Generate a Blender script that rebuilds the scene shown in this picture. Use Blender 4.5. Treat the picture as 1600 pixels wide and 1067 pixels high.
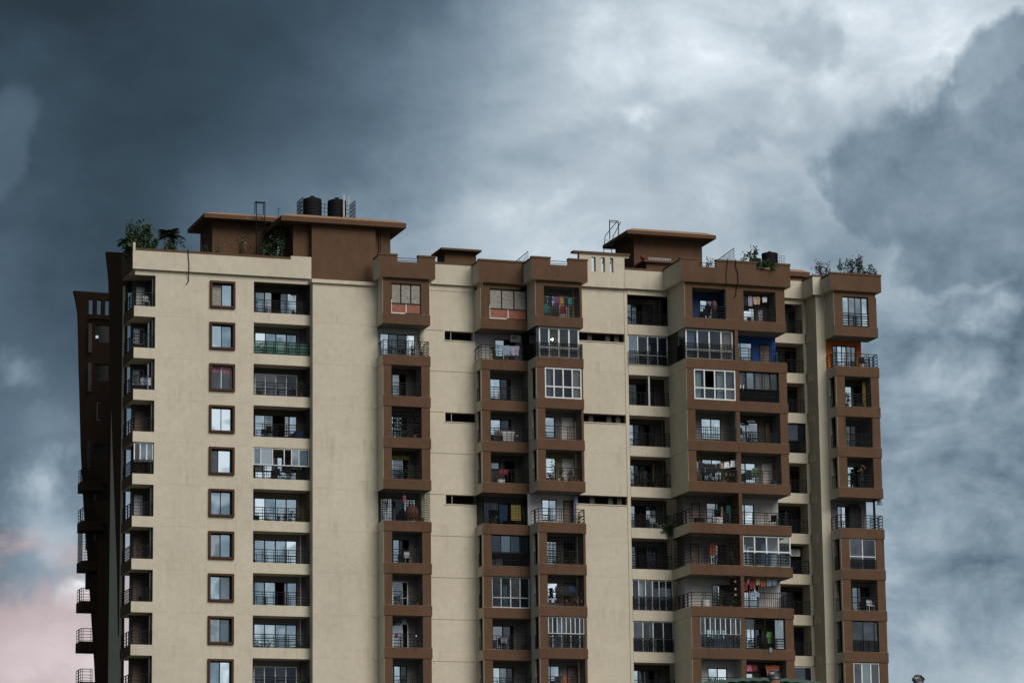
import bpy, math, random
from mathutils import Vector, Matrix
R = math.radians
rnd = random.Random(7)
for o in list(bpy.data.objects): bpy.data.objects.remove(o)
S = bpy.context.scene
COL = S.collection

# ------------------------------------------------------------------ camera
cd = bpy.data.cameras.new('camera'); cam = bpy.data.objects.new('camera', cd); COL.objects.link(cam)
S.camera = cam
cd.sensor_width = 36; cd.lens = 5390 / 1600 * 36; cd.clip_start = 1; cd.clip_end = 20000
th, pt, roll = R(18.5), R(11.3), 0.0115
fw = Vector((math.sin(th) * math.cos(pt), math.cos(th) * math.cos(pt), math.sin(pt)))
rt = Vector((math.cos(th), -math.sin(th), 0)); up = rt.cross(fw)
rt2 = rt * math.cos(roll) - up * math.sin(roll)
up2 = up * math.cos(roll) + rt * math.sin(roll)
m = Matrix((rt2, up2, -fw)).transposed().to_4x4(); m.translation = Vector((-63.353, -234.972, 1.6))
cam.matrix_world = m

# ------------------------------------------------------------------ world
SUN_AZ, SUN_EL = R(161), R(36)        # azimuth from +Y towards +X: behind the viewer, to the right
W = bpy.data.worlds.new('World'); S.world = W; W.use_nodes = True
nt = W.node_tree; nt.nodes.clear()
def nd(t, **k):
    n = nt.nodes.new(t)
    for a, b in k.items(): setattr(n, a, b)
    return n
def lk(a, b): nt.links.new(a, b)
def mth(op, a, b=None, c=None, clamp=False):
    n = nd('ShaderNodeMath', operation=op); n.use_clamp = clamp
    for i, x in enumerate((a, b, c)):
        if x is None: continue
        if isinstance(x, (int, float)): n.inputs[i].default_value = x
        else: lk(x, n.inputs[i])
    return n.outputs[0]
def add(*a):
    r = a[0]
    for x in a[1:]: r = mth('ADD', r, x)
    return r
def mul(a, b): return mth('MULTIPLY', a, b)
def sub(a, b): return mth('SUBTRACT', a, b)
def sstep(x, lo, hi):
    n = nd('ShaderNodeMapRange', interpolation_type='SMOOTHSTEP')
    lk(x, n.inputs[0]); n.inputs[1].default_value = lo; n.inputs[2].default_value = hi
    return n.outputs[0]
tc = nd('ShaderNodeTexCoord'); D = tc.outputs['Generated']
sx = nd('ShaderNodeSeparateXYZ'); lk(D, sx.inputs[0])
az = mth('ARCTAN2', sx.outputs[0], sx.outputs[1]); el = mth('ARCSINE', sx.outputs[2])
AZ = mul(sub(az, R(18.5)), 1 / R(8.44)); EL = mul(sub(el, R(11.3)), 1 / R(8.44))
def noise(scale, detail=6, rough=.55, off=0, stretch=(1, 1, 1), dist=0):
    mp = nd('ShaderNodeMapping'); lk(D, mp.inputs[0])
    mp.inputs['Location'].default_value = (off, off * .7, off * 1.3); mp.inputs['Scale'].default_value = stretch
    n = nd('ShaderNodeTexNoise'); lk(mp.outputs[0], n.inputs['Vector'])
    n.inputs['Scale'].default_value = scale; n.inputs['Detail'].default_value = detail
    n.inputs['Roughness'].default_value = rough; n.inputs['Distortion'].default_value = dist
    return n.outputs[0]
n1 = sub(noise(9, 5, .5, 3.1), .5); n2 = sub(noise(9, 5, .5, 9.7), .5)
nf1 = sub(noise(38, 7, .6, 1.3), .5); nf2 = sub(noise(38, 7, .6, 5.9), .5)
U = add(AZ, mul(n1, .75), mul(nf1, .22)); V = add(EL, mul(n2, .6), mul(nf2, .2))
US = add(AZ, mul(n1, .35), mul(nf1, .10)); VS = add(EL, mul(n2, .3), mul(nf2, .10))
def billow(scale, off): return mth('ABSOLUTE', sub(noise(scale, 7, .55, off), .5))
bl1 = add(mul(billow(26, 6.6), 1.0), mul(billow(60, 16.6), .5))
def px(x, y): return (x - 800) / 800, (533.5 - y) / 800
def blob(x, y, rx, ry, lo=1.0, hi=0.0, rot=0, u=U, v=V):
    cx, cy = px(x, y); rx /= 800; ry /= 800
    du, dv = sub(u, cx), sub(v, cy)
    c, s = math.cos(rot), math.sin(rot)
    a = mul(add(mul(du, c), mul(dv, s)), 1 / rx); b = mul(sub(mul(dv, c), mul(du, s)), 1 / ry)
    return sstep(mth('SQRT', add(mul(a, a), mul(b, b))), lo, hi)
s_ = sub(US, mul(VS, .85))
t = add(.09, mul(sstep(s_, -1.0, -.12), .67))
fine = sub(noise(30, 9, .58, 2.2, (1, 1, 1.7), .4), .5)
wide = sub(noise(11, 6, .5, 7.7, (1, 1, 2.2)), .5)
wis = sub(noise(70, 8, .62, 4.4, (1, 1, 1.4)), .5)
lit = sstep(s_, -.9, -.1)
t = add(t, mul(mul(fine, add(.14, mul(lit, .30))), 1), mul(wide, .2), mul(mul(wis, lit), .14))
for (x, y, rx, ry, amt, lo, hi, rot) in [
    (60, 60, 330, 150, -.08, 1, 0, 0), (1050, 90, 330, 190, .12, 1, .2, 0), (990, 215, 60, 34, .15, 1, 0, 0),
    (1450, 95, 280, 130, .19, 1, .1, -.3), (1490, 190, 70, 45, .22, 1, 0, .4), (1215, 250, 45, 22, .12, 1, 0, 0),
    (1240, 60, 60, 55, -.12, 1, .2, 0), (720, 300, 190, 60, .08, 1, 0, .35), (860, 360, 260, 60, .06, 1, 0, 0),
    (640, 60, 260, 120, .07, 1, 0, 0), (1180, 250, 150, 30, -.09, 1, .2, .2), (880, 240, 150, 45, -.07, 1, .2, .1),
    (75, 735, 60, 70, .30, 1, 0, 1.1), (35, 800, 90, 60, .2, 1, 0, 0), (60, 560, 90, 45, .2, 1, 0, .3), (85, 905, 85, 42, .34, 1, .2, 0),
    (20, 640, 150, 60, .08, 1, 0, 0), (20, 600, 200, 500, .16, 1, .2, 0), (60, 1010, 200, 100, .30, 1, .2, 0)]:
    t = add(t, mul(blob(x, y, rx, ry, lo, hi, rot), amt))
t = add(t, mul(blob(0, 240, 46, 80, 1.05, .6, 0, US, VS), .09))
# the dark cumulus on the right and the mottled layer under it
def puff(x, y, rx, ry, w=.16, k=1.1):
    cx, cy = px(x, y); a = mul(sub(US, cx), 800 / rx); b = mul(sub(VS, cy), 800 / ry)
    return sstep(add(mth('SQRT', add(mul(a, a), mul(b, b))), mul(bl1, k)), 1.32, 1.32 - w)
dark = mth('MAXIMUM', puff(1580, 330, 200, 200, .42), mth('MAXIMUM', puff(1410, 290, 110, 115, .42), mul(puff(1590, 160, 85, 95, .3), .8)))
dark = mth('MAXIMUM', dark, mul(blob(1300, 400, 200, 110, 1.2, .3), .7))
t = sub(t, mul(mul(dark, sub(t, .50)), .8))
t = add(t, mul(dark, add(mul(bl1, .55), -.14, mul(fine, .25), mul(n2, .25))))
low = blob(1540, 780, 420, 380, 1.1, .5)
t = sub(t, mul(mul(low, sub(t, .50)), .8)); t = add(t, mul(low, add(mul(fine, .75), mul(bl1, .6), mul(n2, .35), -.09)))
t = add(t, mul(blob(1560, 560, 70, 40, 1, .1), .14), mul(blob(1480, 640, 130, 40, 1, .1), .12), mul(blob(1500, 500, 120, 22, 1, .2), .1))
# the rest of the sky: broken cloud, brighter towards the hidden sun
nv = nd('ShaderNodeVectorMath', operation='DOT_PRODUCT'); lk(D, nv.inputs[0])
sd = Vector((math.sin(SUN_AZ) * math.cos(SUN_EL), math.cos(SUN_AZ) * math.cos(SUN_EL), math.sin(SUN_EL)))
nv.inputs[1].default_value = sd
far_n = sub(noise(13, 8, .58, 12.5, (1, 1, 1.6), .3), .5)
far_m = sub(noise(5, 5, .5, 20.5, (1, 1, 1.6)), .5)
gl_ = mth('MAXIMUM', nv.outputs['Value'], 0); tb = add(.13, mul(mth('POWER', gl_, 2.0), .78), mul(mul(far_n, 1.7), add(.35, gl_)), mul(far_m, .4))
ab = mth('ABSOLUTE', AZ)
t = add(mul(t, sub(1, sstep(ab, 1.6, 5))), mul(tb, sstep(ab, 1.6, 5)))
def lin(c): return tuple(((v / 255) / 12.92 if v <= 10 else ((v / 255 + .055) / 1.055) ** 2.4) for v in c)
cr = nd('ShaderNodeValToRGB'); lk(mul(t, 1.0), cr.inputs[0])
stops = [(0, (36, 49, 58)), (.14, (56, 73, 86)), (.34, (90, 110, 126)), (.55, (138, 156, 170)), (.78, (184, 198, 208)), (.92, (222, 232, 240)), (1, (262, 268, 275))]
e = cr.color_ramp.elements
while len(e) < len(stops): e.new(.5)
for k, (p, c) in zip(e, stops): k.position = p; k.color = (*lin(c), 1)
pk = nd('ShaderNodeMix', data_type='RGBA'); pk.inputs[7].default_value = (*lin((204, 176, 174)), 1); lk(cr.outputs[0], pk.inputs[6])
pm = mul(mul(sstep(add(EL, mul(fine, .5)), -.36, -.50), sstep(AZ, -.4, -.9)), mul(sub(1, sstep(ab, 3, 6)), .72)); lk(pm, pk.inputs[0])
sky = nd('ShaderNodeTexSky', sky_type='NISHITA'); sky.sun_disc = False
sky.sun_elevation = SUN_EL; sky.sun_rotation = SUN_AZ
sc_ = nd('ShaderNodeVectorMath', operation='SCALE'); lk(pk.outputs[2], sc_.inputs[0]); sc_.inputs[3].default_value = 10.0
mx = nd('ShaderNodeMix', data_type='RGBA'); mx.inputs[0].default_value = .04      # 4% clear sky through the cloud
lk(sc_.outputs[0], mx.inputs[6]); lk(sky.outputs[0], mx.inputs[7])
bg = nd('ShaderNodeBackground'); lk(mx.outputs[2], bg.inputs[0]); bg.inputs[1].default_value = .1
wo = nd('ShaderNodeOutputWorld'); lk(bg.outputs[0], wo.inputs[0])

# ------------------------------------------------------------------ sun, exposure
sl = bpy.data.lights.new('sun', 'SUN'); sl.energy = 2.2; sl.angle = R(36); sl.color = (1, .95, .88)
sun = bpy.data.objects.new('sun', sl); COL.objects.link(sun)
sun.rotation_euler = (-sd).to_track_quat('-Z', 'Y').to_euler()
S.view_settings.view_transform = 'Standard'; S.view_settings.look = 'None'
S.view_settings.exposure = 0; S.view_settings.gamma = 1; S.view_settings.use_curve_mapping = False

# ------------------------------------------------------------------ materials
def newmat(name):
    M = bpy.data.materials.new(name); M.use_nodes = True
    return M, M.node_tree, M.node_tree.nodes['Principled BSDF']
def plain(name, c, rough=.6, metal=0, spec=.5, var=.12):
    M, n, b = newmat(name)
    nz = n.nodes.new('ShaderNodeTexNoise'); nz.inputs['Scale'].default_value = 5; nz.inputs['Detail'].default_value = 4
    g = n.nodes.new('ShaderNodeNewGeometry'); n.links.new(g.outputs['Position'], nz.inputs['Vector'])
    mr = n.nodes.new('ShaderNodeMapRange'); n.links.new(nz.outputs[0], mr.inputs[0])
    mr.inputs[1].default_value = .3; mr.inputs[2].default_value = .7; mr.inputs[3].default_value = 1 - var; mr.inputs[4].default_value = 1 + var
    sc = n.nodes.new('ShaderNodeVectorMath'); sc.operation = 'SCALE'; sc.inputs[0].default_value = c; n.links.new(mr.outputs[0], sc.inputs[3])
    n.links.new(sc.outputs[0], b.inputs['Base Color'])
    b.inputs['Roughness'].default_value = rough; b.inputs['Metallic'].default_value = metal
    b.inputs['Specular IOR Level'].default_value = spec
    return M
def plaster(name, c, dirt, streak=.35, spots=0.0, fade=None):
    M, n, b = newmat(name); N = n.nodes; L = n.links
    g = N.new('ShaderNodeNewGeometry')
    def nz(scale, st, det=5, off=0):
        mp = N.new('ShaderNodeMapping'); L.new(g.outputs['Position'], mp.inputs[0]); mp.inputs['Scale'].default_value = st
        mp.inputs['Location'].default_value = (off, off, off)
        q = N.new('ShaderNodeTexNoise'); L.new(mp.outputs[0], q.inputs['Vector']); q.inputs['Scale'].default_value = scale; q.inputs['Detail'].default_value = det
        q.inputs['Roughness'].default_value = .6
        return q.outputs[0]
    def mr(x, a, b_, c_, d):
        q = N.new('ShaderNodeMapRange'); L.new(x, q.inputs[0])
        for i, v in enumerate((a, b_, c_, d)): q.inputs[i + 1].default_value = v
        return q.outputs[0]
    def mm(op, a, b_):
        q = N.new('ShaderNodeMath'); q.operation = op
        for i, x in enumerate((a, b_)):
            if isinstance(x, (int, float)): q.inputs[i].default_value = x
            else: L.new(x, q.inputs[i])
        return q.outputs[0]
    big = mr(nz(.22, (1, 1, 1)), .3, .7, .92, 1.06)
    mid = mr(nz(2.2, (1, 1, 1), 8, 4), .3, .7, .94, 1.05)
    grain = mr(nz(26, (1, 1, 1), 3), .3, .7, .95, 1.05)
    v = mm('MULTIPLY', mm('MULTIPLY', big, mid), grain)
    sc = N.new('ShaderNodeVectorMath'); sc.operation = 'SCALE'; sc.inputs[0].default_value = c; L.new(v, sc.inputs[3])
    sp_ = N.new('ShaderNodeSeparateXYZ'); L.new(g.outputs['Position'], sp_.inputs[0])
    zm = mm('MODULO', mm('SUBTRACT', 58.25 + 3, sp_.outputs[2]), 3.0)          # metres below the last sill or ledge
    below = mr(zm, 0, 1.5, 1, .12)
    st1 = mm('MULTIPLY', mr(nz(4.5, (1, 1, .05), 5, 2), .50, .72, 0, 1), mr(nz(.6, (1, 1, 1), 3, 8), .38, .62, 0, 1))
    st2 = mm('MULTIPLY', mr(nz(1.3, (1, 1, .12), 6, 22), .52, .75, 0, .5), mr(nz(.35, (1, 1, 1), 2, 5), .4, .6, 0, 1))
    st = mm('ADD', mm('MULTIPLY', st1, below), st2)
    mixn = N.new('ShaderNodeMix'); mixn.data_type = 'RGBA'; L.new(mm('MULTIPLY', st, streak), mixn.inputs[0])
    L.new(sc.outputs[0], mixn.inputs[6]); mixn.inputs[7].default_value = (*dirt, 1)
    out = mixn.outputs[2]
    if fade:
        m3 = N.new('ShaderNodeMix'); m3.data_type = 'RGBA'; L.new(mr(nz(.9, (1, 1, .6), 7, 31), .48, .72, 0, .45), m3.inputs[0]); L.new(out, m3.inputs[6]); m3.inputs[7].default_value = (*fade, 1); out = m3.outputs[2]
    if spots:
        sp = mm('MULTIPLY', mr(nz(5, (1, 1, 1.5), 4, 11), .70, .74, 0, 1), spots)
        m2 = N.new('ShaderNodeMix'); m2.data_type = 'RGBA'; L.new(sp, m2.inputs[0]); L.new(out, m2.inputs[6]); m2.inputs[7].default_value = (.55, .5, .45, 1)
        out = m2.outputs[2]
    L.new(out, b.inputs['Base Color'])
    bp = N.new('ShaderNodeBump'); bp.inputs['Strength'].default_value = .35; bp.inputs['Distance'].default_value = .02
    L.new(nz(14, (1, 1, 1), 6), bp.inputs['Height']); L.new(bp.outputs[0], b.inputs['Normal'])
    b.inputs['Roughness'].default_value = .9; b.inputs['Specular IOR Level'].default_value = .15
    return M
M = {}
M['cream'] = plaster('cream plaster', (.56, .495, .385), (.17, .14, .10), .38, fade=(.51, .455, .36))
M['brown'] = plaster('brown plaster', (.110, .062, .037), (.045, .026, .016), .7, fade=(.140, .082, .054))
M['brown_peel'] = plaster('peeling brown paint', (.110, .062, .037), (.06, .035, .02), .4, .9)
M['roofbrown'] = plaster('weathered roof coat with sky light painted in', (.34, .20, .12), (.14, .09, .06), .5, .3)  # sloping lid tops coloured lighter for the sky light they catch, plus wear
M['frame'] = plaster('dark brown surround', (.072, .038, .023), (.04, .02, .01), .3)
M['fin'] = plaster('brown plaster with wing shade painted in', (.046, .023, .013), (.02, .012, .008), .3)  # bay brown darkened: shade on fin and rear wing put into the colour
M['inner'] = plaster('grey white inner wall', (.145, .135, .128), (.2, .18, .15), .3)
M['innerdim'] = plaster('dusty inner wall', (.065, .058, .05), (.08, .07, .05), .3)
M['innercream'] = plaster('yellowed inner wall', (.15, .13, .08), (.08, .1, .06), .3)
M['white'] = plaster('white painted inner wall', (.38, .37, .38), (.3, .28, .25), .3)
M['blue'] = plaster('blue painted wall', (.02, .065, .22), (.02, .03, .08), .3)
M['navy'] = plaster('dark blue painted wall', (.02, .045, .10), (.01, .02, .04), .3)
M['orange'] = plaster('orange painted wall', (.38, .10, .02), (.3, .1, .03), .3)
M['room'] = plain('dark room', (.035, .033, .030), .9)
M['black'] = plain('black painted metal', (.006, .006, .007), .6, spec=.15)
M['whitemetal'] = plain('white window frame', (.62, .62, .62), .4)
M['grey'] = plain('grey metal', (.25, .25, .26), .45, .6)
M['door'] = plain('brown door leaf', (.09, .045, .028), .5)
M['palewood'] = plain('pale door leaf', (.42, .39, .36), .6)
M['board'] = plain('weathered grey board', (.26, .235, .20), .85, var=.25)
M['terra'] = plain('terracotta board', (.26, .095, .060), .85, var=.2)
M['tank'] = plain('black plastic tank', (.008, .008, .009), .7, spec=.15)
M['pipe'] = plain('white pipe', (.55, .55, .53), .5)
M['pot'] = plain('clay pot', (.12, .045, .025), .8)
M['leaf'] = plain('dark green leaf', (.020, .040, .013), .55, var=.45)
M['leaf2'] = plain('mid green leaf', (.05, .10, .03), .55, var=.4)
M['leafp'] = plain('dull purple leaf', (.075, .045, .055), .6, var=.4)
M['bark'] = plain('bark', (.07, .05, .035), .9)
M['red'] = plain('red', (.17, .014, .016), .7); M['pink'] = plain('pink', (.45, .12, .18), .7)
M['yellow'] = plain('yellow', (.25, .18, .04), .7); M['teal'] = plain('teal', (.02, .14, .13), .7)
M['green'] = plain('green', (.07, .20, .05), .7); M['blues'] = plain('blue', (.025, .06, .22), .6)
M['cwhite'] = plain('white cloth', (.62, .63, .68), .8); M['cblack'] = plain('black cloth', (.015, .015, .018), .9)
M['cgrey'] = plain('grey blue cloth', (.20, .25, .34), .8); M['corange'] = plain('orange cloth', (.28, .065, .02), .8)
M['tan'] = plain('tan cloth', (.38, .28, .18), .8); M['lilac'] = plain('lilac cloth', (.30, .26, .34), .8)
M['curtain'] = plain('beige curtain', (.36, .27, .21), .9); M['sheer'] = plain('white net curtain', (.50, .52, .52), .9)
M['mauve'] = plain('mauve curtain', (.19, .16, .21), .9)
M['skin'] = plain('skin', (.20, .10, .065), .6); M['hair'] = plain('hair', (.012, .01, .009), .7)
M['roofgreen'] = plain('green roof sheet', (.035, .075, .050), .5, .2)
M['vent'] = plain('galvanised metal', (.20, .19, .19), .45, .6); M['rust'] = plain('rusty collar', (.16, .085, .05), .8)
M['ground'] = plain('ground', (.075, .075, .05), .95, var=.3)
def glass(name, f0ior, base, tint=(1, 1, 1), bump=.006):
    Mt, n, b = newmat(name)
    b.inputs['Base Color'].default_value = (*base, 1); b.inputs['Roughness'].default_value = .015
    b.inputs['IOR'].default_value = f0ior; b.inputs['Specular Tint'].default_value = (*tint, 1)
    g = n.nodes.new('ShaderNodeNewGeometry'); nz = n.nodes.new('ShaderNodeTexNoise'); n.links.new(g.outputs['Position'], nz.inputs['Vector'])
    nz.inputs['Scale'].default_value = .8; nz.inputs['Detail'].default_value = 0
    bp = n.nodes.new('ShaderNodeBump'); bp.inputs['Strength'].default_value = 1; bp.inputs['Distance'].default_value = bump
    n.links.new(nz.outputs[0], bp.inputs['Height']); n.links.new(bp.outputs[0], b.inputs['Normal'])
    return Mt
M['r'] = glass('mirror tinted glass', 9, (.03, .045, .055), (.86, .96, 1), .008)
M['s'] = glass('half mirror glass', 2.8, (.05, .075, .09), (.9, .96, 1), .008)
M['k'] = glass('dark glass', 1.7, (.010, .014, .022), (.9, .95, 1))
def clearglass():
    Mt, n, b = newmat('clear glass'); b.inputs['Base Color'].default_value = (0, 0, 0, 1)
    b.inputs['Roughness'].default_value = .01; b.inputs['IOR'].default_value = 1.7
    tr = n.nodes.new('ShaderNodeBsdfTransparent'); tr.inputs[0].default_value = (.8, .86, .88, 1)
    mxs = n.nodes.new('ShaderNodeMixShader'); fr = n.nodes.new('ShaderNodeFresnel'); fr.inputs[0].default_value = 1.5
    n.links.new(fr.outputs[0], mxs.inputs[0]); n.links.new(tr.outputs[0], mxs.inputs[1])
    gl = n.nodes.new('ShaderNodeBsdfGlossy'); gl.inputs['Roughness'].default_value = .01; n.links.new(gl.outputs[0], mxs.inputs[2])
    n.links.new(mxs.outputs[0], n.nodes['Material Output'].inputs[0]); return Mt
M['c'] = clearglass()
def net():
    Mt, n, b = newmat('green netting'); b.inputs['Base Color'].default_value = (.02, .16, .10, 1); b.inputs['Alpha'].default_value = .45
    return Mt
M['net'] = net()
def lampm():
    Mt, n, b = newmat('lit lamp'); b.inputs['Emission Color'].default_value = (1, .97, .9, 1); b.inputs['Emission Strength'].default_value = 25; return Mt
M['lamp'] = lampm()

# ------------------------------------------------------------------ mesh builder
SPLIT = {'band', 'bay_wall', 'sill', 'rail', 'wall', 'side_wall', 'balcony_wall', 'parapet', 'wing_wall', 'board', 'window_frame', 'drain_pipe', 'wall_trim', 'door', 'shutter', 'roof', 'pipe', 'lower_wall'}
class MB:
    def __init__(s): s.v = []; s.f = []; s.m = []; s.mats = []; s.ox = Vector((0, 0, 0))
    def mi(s, k):
        if k not in s.mats: s.mats.append(k)
        return s.mats.index(k)
    def face(s, pts, k):
        i = len(s.v); s.v += [tuple(p) for p in pts]; s.f.append(tuple(range(i, i + len(pts)))); s.m.append(s.mi(k))
    def box(s, x0, x1, y0, y1, z0, z1, k, front=None, bottom=None, left=None, top=None, right=None):
        i = len(s.v)
        s.v += [(x0, y0, z0), (x1, y0, z0), (x1, y1, z0), (x0, y1, z0), (x0, y0, z1), (x1, y0, z1), (x1, y1, z1), (x0, y1, z1)]
        for f, mk in (((0, 1, 5, 4), front), ((1, 2, 6, 5), right), ((2, 3, 7, 6), None), ((3, 0, 4, 7), left), ((4, 5, 6, 7), top), ((3, 2, 1, 0), bottom)):
            s.f.append(tuple(i + a for a in f)); s.m.append(s.mi(mk or k))
        return s
    def tube(s, p, q, r, k, n=5, r2=None):
        p, q = Vector(p), Vector(q); r2 = r if r2 is None else r2
        d = (q - p).normalized(); a = d.orthogonal().normalized(); b = d.cross(a); i = len(s.v)
        for c, rr in ((p, r), (q, r2)):
            for j in range(n):
                w = 2 * math.pi * j / n; s.v.append(tuple(c + a * math.cos(w) * rr + b * math.sin(w) * rr))
        for j in range(n):
            s.f.append((i + j, i + (j + 1) % n, i + n + (j + 1) % n, i + n + j)); s.m.append(s.mi(k))
        s.f.append(tuple(i + j for j in reversed(range(n)))); s.m.append(s.mi(k))
        s.f.append(tuple(i + n + j for j in range(n))); s.m.append(s.mi(k))
        return s
    def lathe(s, cx, cy, prof, k, n=16):
        i = len(s.v)
        for (r, z) in prof:
            for j in range(n):
                w = 2 * math.pi * j / n; s.v.append((cx + r * math.cos(w), cy + r * math.sin(w), z))
        for a in range(len(prof) - 1):
            for j in range(n):
                s.f.append((i + a * n + j, i + a * n + (j + 1) % n, i + (a + 1) * n + (j + 1) % n, i + (a + 1) * n + j)); s.m.append(s.mi(k))
        s.f.append(tuple(i + (len(prof) - 1) * n + j for j in range(n))); s.m.append(s.mi(k))
        return s
    def build(s, name, parent=None, loc=None, smooth=False, bevel=0):
        if name in SPLIT and loc is None and parent is BL:
            g = s.clusters()
            if len(g) > 1:
                return [q.build1(name, parent, loc, smooth, bevel) for q in g][0]
        return s.build1(name, parent, loc, smooth, bevel)
    def clusters(s):
        n = len(s.f); par = list(range(n))
        def fd(a):
            while par[a] != a: par[a] = par[par[a]]; a = par[a]
            return a
        own = {}
        for i, f in enumerate(s.f):
            for v in f:
                if v in own: par[fd(i)] = fd(own[v])
                else: own[v] = i
        gr = {}
        for i in range(n): gr.setdefault(fd(i), []).append(i)
        cl = []
        for fs in gr.values():
            vs = [s.v[v] for i in fs for v in s.f[i]]; cl.append([fs, [min(c) for c in zip(*vs)], [max(c) for c in zip(*vs)]])
        ch = True
        while ch:
            ch = False
            for i in range(len(cl)):
                for j in range(i + 1, len(cl)):
                    a, b = cl[i], cl[j]
                    if all(a[1][k] <= b[2][k] + .006 and b[1][k] <= a[2][k] + .006 for k in range(3)):
                        cl[i] = [a[0] + b[0], [min(p) for p in zip(a[1], b[1])], [max(p) for p in zip(a[2], b[2])]]; cl.pop(j); ch = True; break
                if ch: break
        out = []
        for fs, _, _ in cl:
            q = MB(); q.mats = list(s.mats); mp = {}
            for i in fs:
                ff = []
                for v in s.f[i]:
                    if v not in mp: mp[v] = len(q.v); q.v.append(s.v[v])
                    ff.append(mp[v])
                q.f.append(tuple(ff)); q.m.append(s.m[i])
            out.append(q)
        return out
    def build1(s, name, parent=None, loc=None, smooth=False, bevel=0):
        me = bpy.data.meshes.new(name); v = s.v
        if loc is not None: v = [(a - loc[0], b - loc[1], c - loc[2]) for a, b, c in v]
        me.from_pydata(v, [], s.f)
        for k in s.mats: me.materials.append(M[k])
        me.polygons.foreach_set('material_index', s.m)
        if smooth: me.polygons.foreach_set('use_smooth', [True] * len(s.f))
        me.update(); o = bpy.data.objects.new(name, me); COL.objects.link(o)
        if loc is not None: o.location = loc
        if parent:
            o.parent = parent
            if loc is not None: o.location = Vector(loc) - world_loc(parent)
            else: o.location = -world_loc(parent)
        if bevel:
            bv = o.modifiers.new('bevel', 'BEVEL'); bv.width = bevel; bv.segments = 2; bv.limit_method = 'ANGLE'
        return o
def world_loc(o):
    l = Vector(o.location)
    while o.parent: o = o.parent; l += Vector(o.location)
    return l
def tag(o, label, cat, group=None):
    o['label'] = label; o['category'] = cat
    if group: o['group'] = group
    return o
def empty(name, loc=(0, 0, 0)):
    o = bpy.data.objects.new(name, None); COL.objects.link(o); o.location = loc; o.empty_display_size = .3; return o

# ------------------------------------------------------------------ setting
g = MB(); g.box(-6000, 6000, -6000, 9000, -1, 0, 'ground'); go = g.build('ground'); go['kind'] = 'structure'

BL = empty('apartment_building', (14, 4, 0))
tag(BL, 'tall cream and brown apartment tower with stacked balconies and flat roof garden', 'building')
def F(r): return 57.48 - 3 * r          # soffit over row r
def B(r): return 55.23 - 3 * r          # top of the parapet band under row r
NR = 10

# ---- glazing ------------------------------------------------------
def pane(parent, x0, x1, z0, z1, y, k):
    b = MB(); cx, cz = (x0 + x1) / 2, (z0 + z1) / 2
    b.box(x0, x1, y - .006, y + .006, z0, z1, k)
    o = b.build('pane', parent, (cx, y, cz))
    o.rotation_euler = (R(rnd.uniform(-.9, .9)), 0, R(rnd.uniform(-1.1, 1.1)))
    return o
GLZ = 0
def glazing(x0, x1, z0, z1, y, panes, fr='black', name='window', transom=None, low=None, fw_=.06, rowlab=None, widths=None):
    """panes: one letter per bay, r mirror, s half mirror, k dark, c clear, o open, g open with a grille, b board, w curtain"""
    b = MB(); n = len(panes); d = .05
    b.box(x0, x1, y - d, y + d, z0, z0 + fw_, fr); b.box(x0, x1, y - d, y + d, z1 - fw_, z1, fr)
    b.box(x0, x0 + fw_, y - d, y + d, z0 + fw_, z1 - fw_, fr); b.box(x1 - fw_, x1, y - d, y + d, z0 + fw_, z1 - fw_, fr)
    ws = widths or [1] * n; tw = sum(ws); xs = [x0]
    for w in ws: xs.append(xs[-1] + (x1 - x0) * w / tw)
    for i in range(1, n): b.box(xs[i] - fw_ * .55, xs[i] + fw_ * .55, y - d * .8, y + d * .8, z0 + fw_, z1 - fw_, fr)
    if transom: b.box(x0 + fw_, x1 - fw_, y - d * .7, y + d * .7, transom - fw_ * .55, transom + fw_ * .55, fr)
    fo = b.build(name, BL, ((x0 + x1) / 2, y, z0))
    for i, c in enumerate(panes):
        a = xs[i] + fw_ * .5; e_ = xs[i + 1] - fw_ * .5
        segs = [(z0 + fw_ * .8, z1 - fw_ * .8, c)]
        if transom: segs = [(transom, z1 - fw_ * .8, c), (z0 + fw_ * .8, transom, (low or panes)[i])]
        for (za, zb, k) in segs:
            if k in 'rskc': pane(fo, a, e_, za, zb, y + rnd.choice((-.015, .015)), k)
            elif k == 'g':
                pane(fo, a, e_, za, zb, y + .02, 'r'); q = MB()
                for j in range(1, 6): xx = a + (e_ - a) * j / 6; q.box(xx - .012, xx + .012, y - .09, y - .07, za, zb, 'black')
                nn = int((zb - za) / .14)
                for j in range(1, nn): zz = za + (zb - za) * j / nn; q.box(a, e_, y - .10, y - .0905, zz - .01, zz + .01, 'black')
                q.build('grille', fo)
            elif k in 'bt':
                q = MB(); dz = rnd.uniform(-.02, .02)
                q.box(a + .02, e_ - .02, y - .02, y + .02, za + .03 + dz, zb - .03, 'board' if k == 'b' else 'terra'); q.build('board', fo)
    return fo
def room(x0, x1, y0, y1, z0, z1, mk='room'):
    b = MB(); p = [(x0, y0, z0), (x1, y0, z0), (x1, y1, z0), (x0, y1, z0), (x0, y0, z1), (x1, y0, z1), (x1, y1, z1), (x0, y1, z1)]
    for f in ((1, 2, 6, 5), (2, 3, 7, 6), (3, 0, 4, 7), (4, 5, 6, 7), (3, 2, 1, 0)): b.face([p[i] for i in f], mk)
    return b.build('room', BL)
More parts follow.
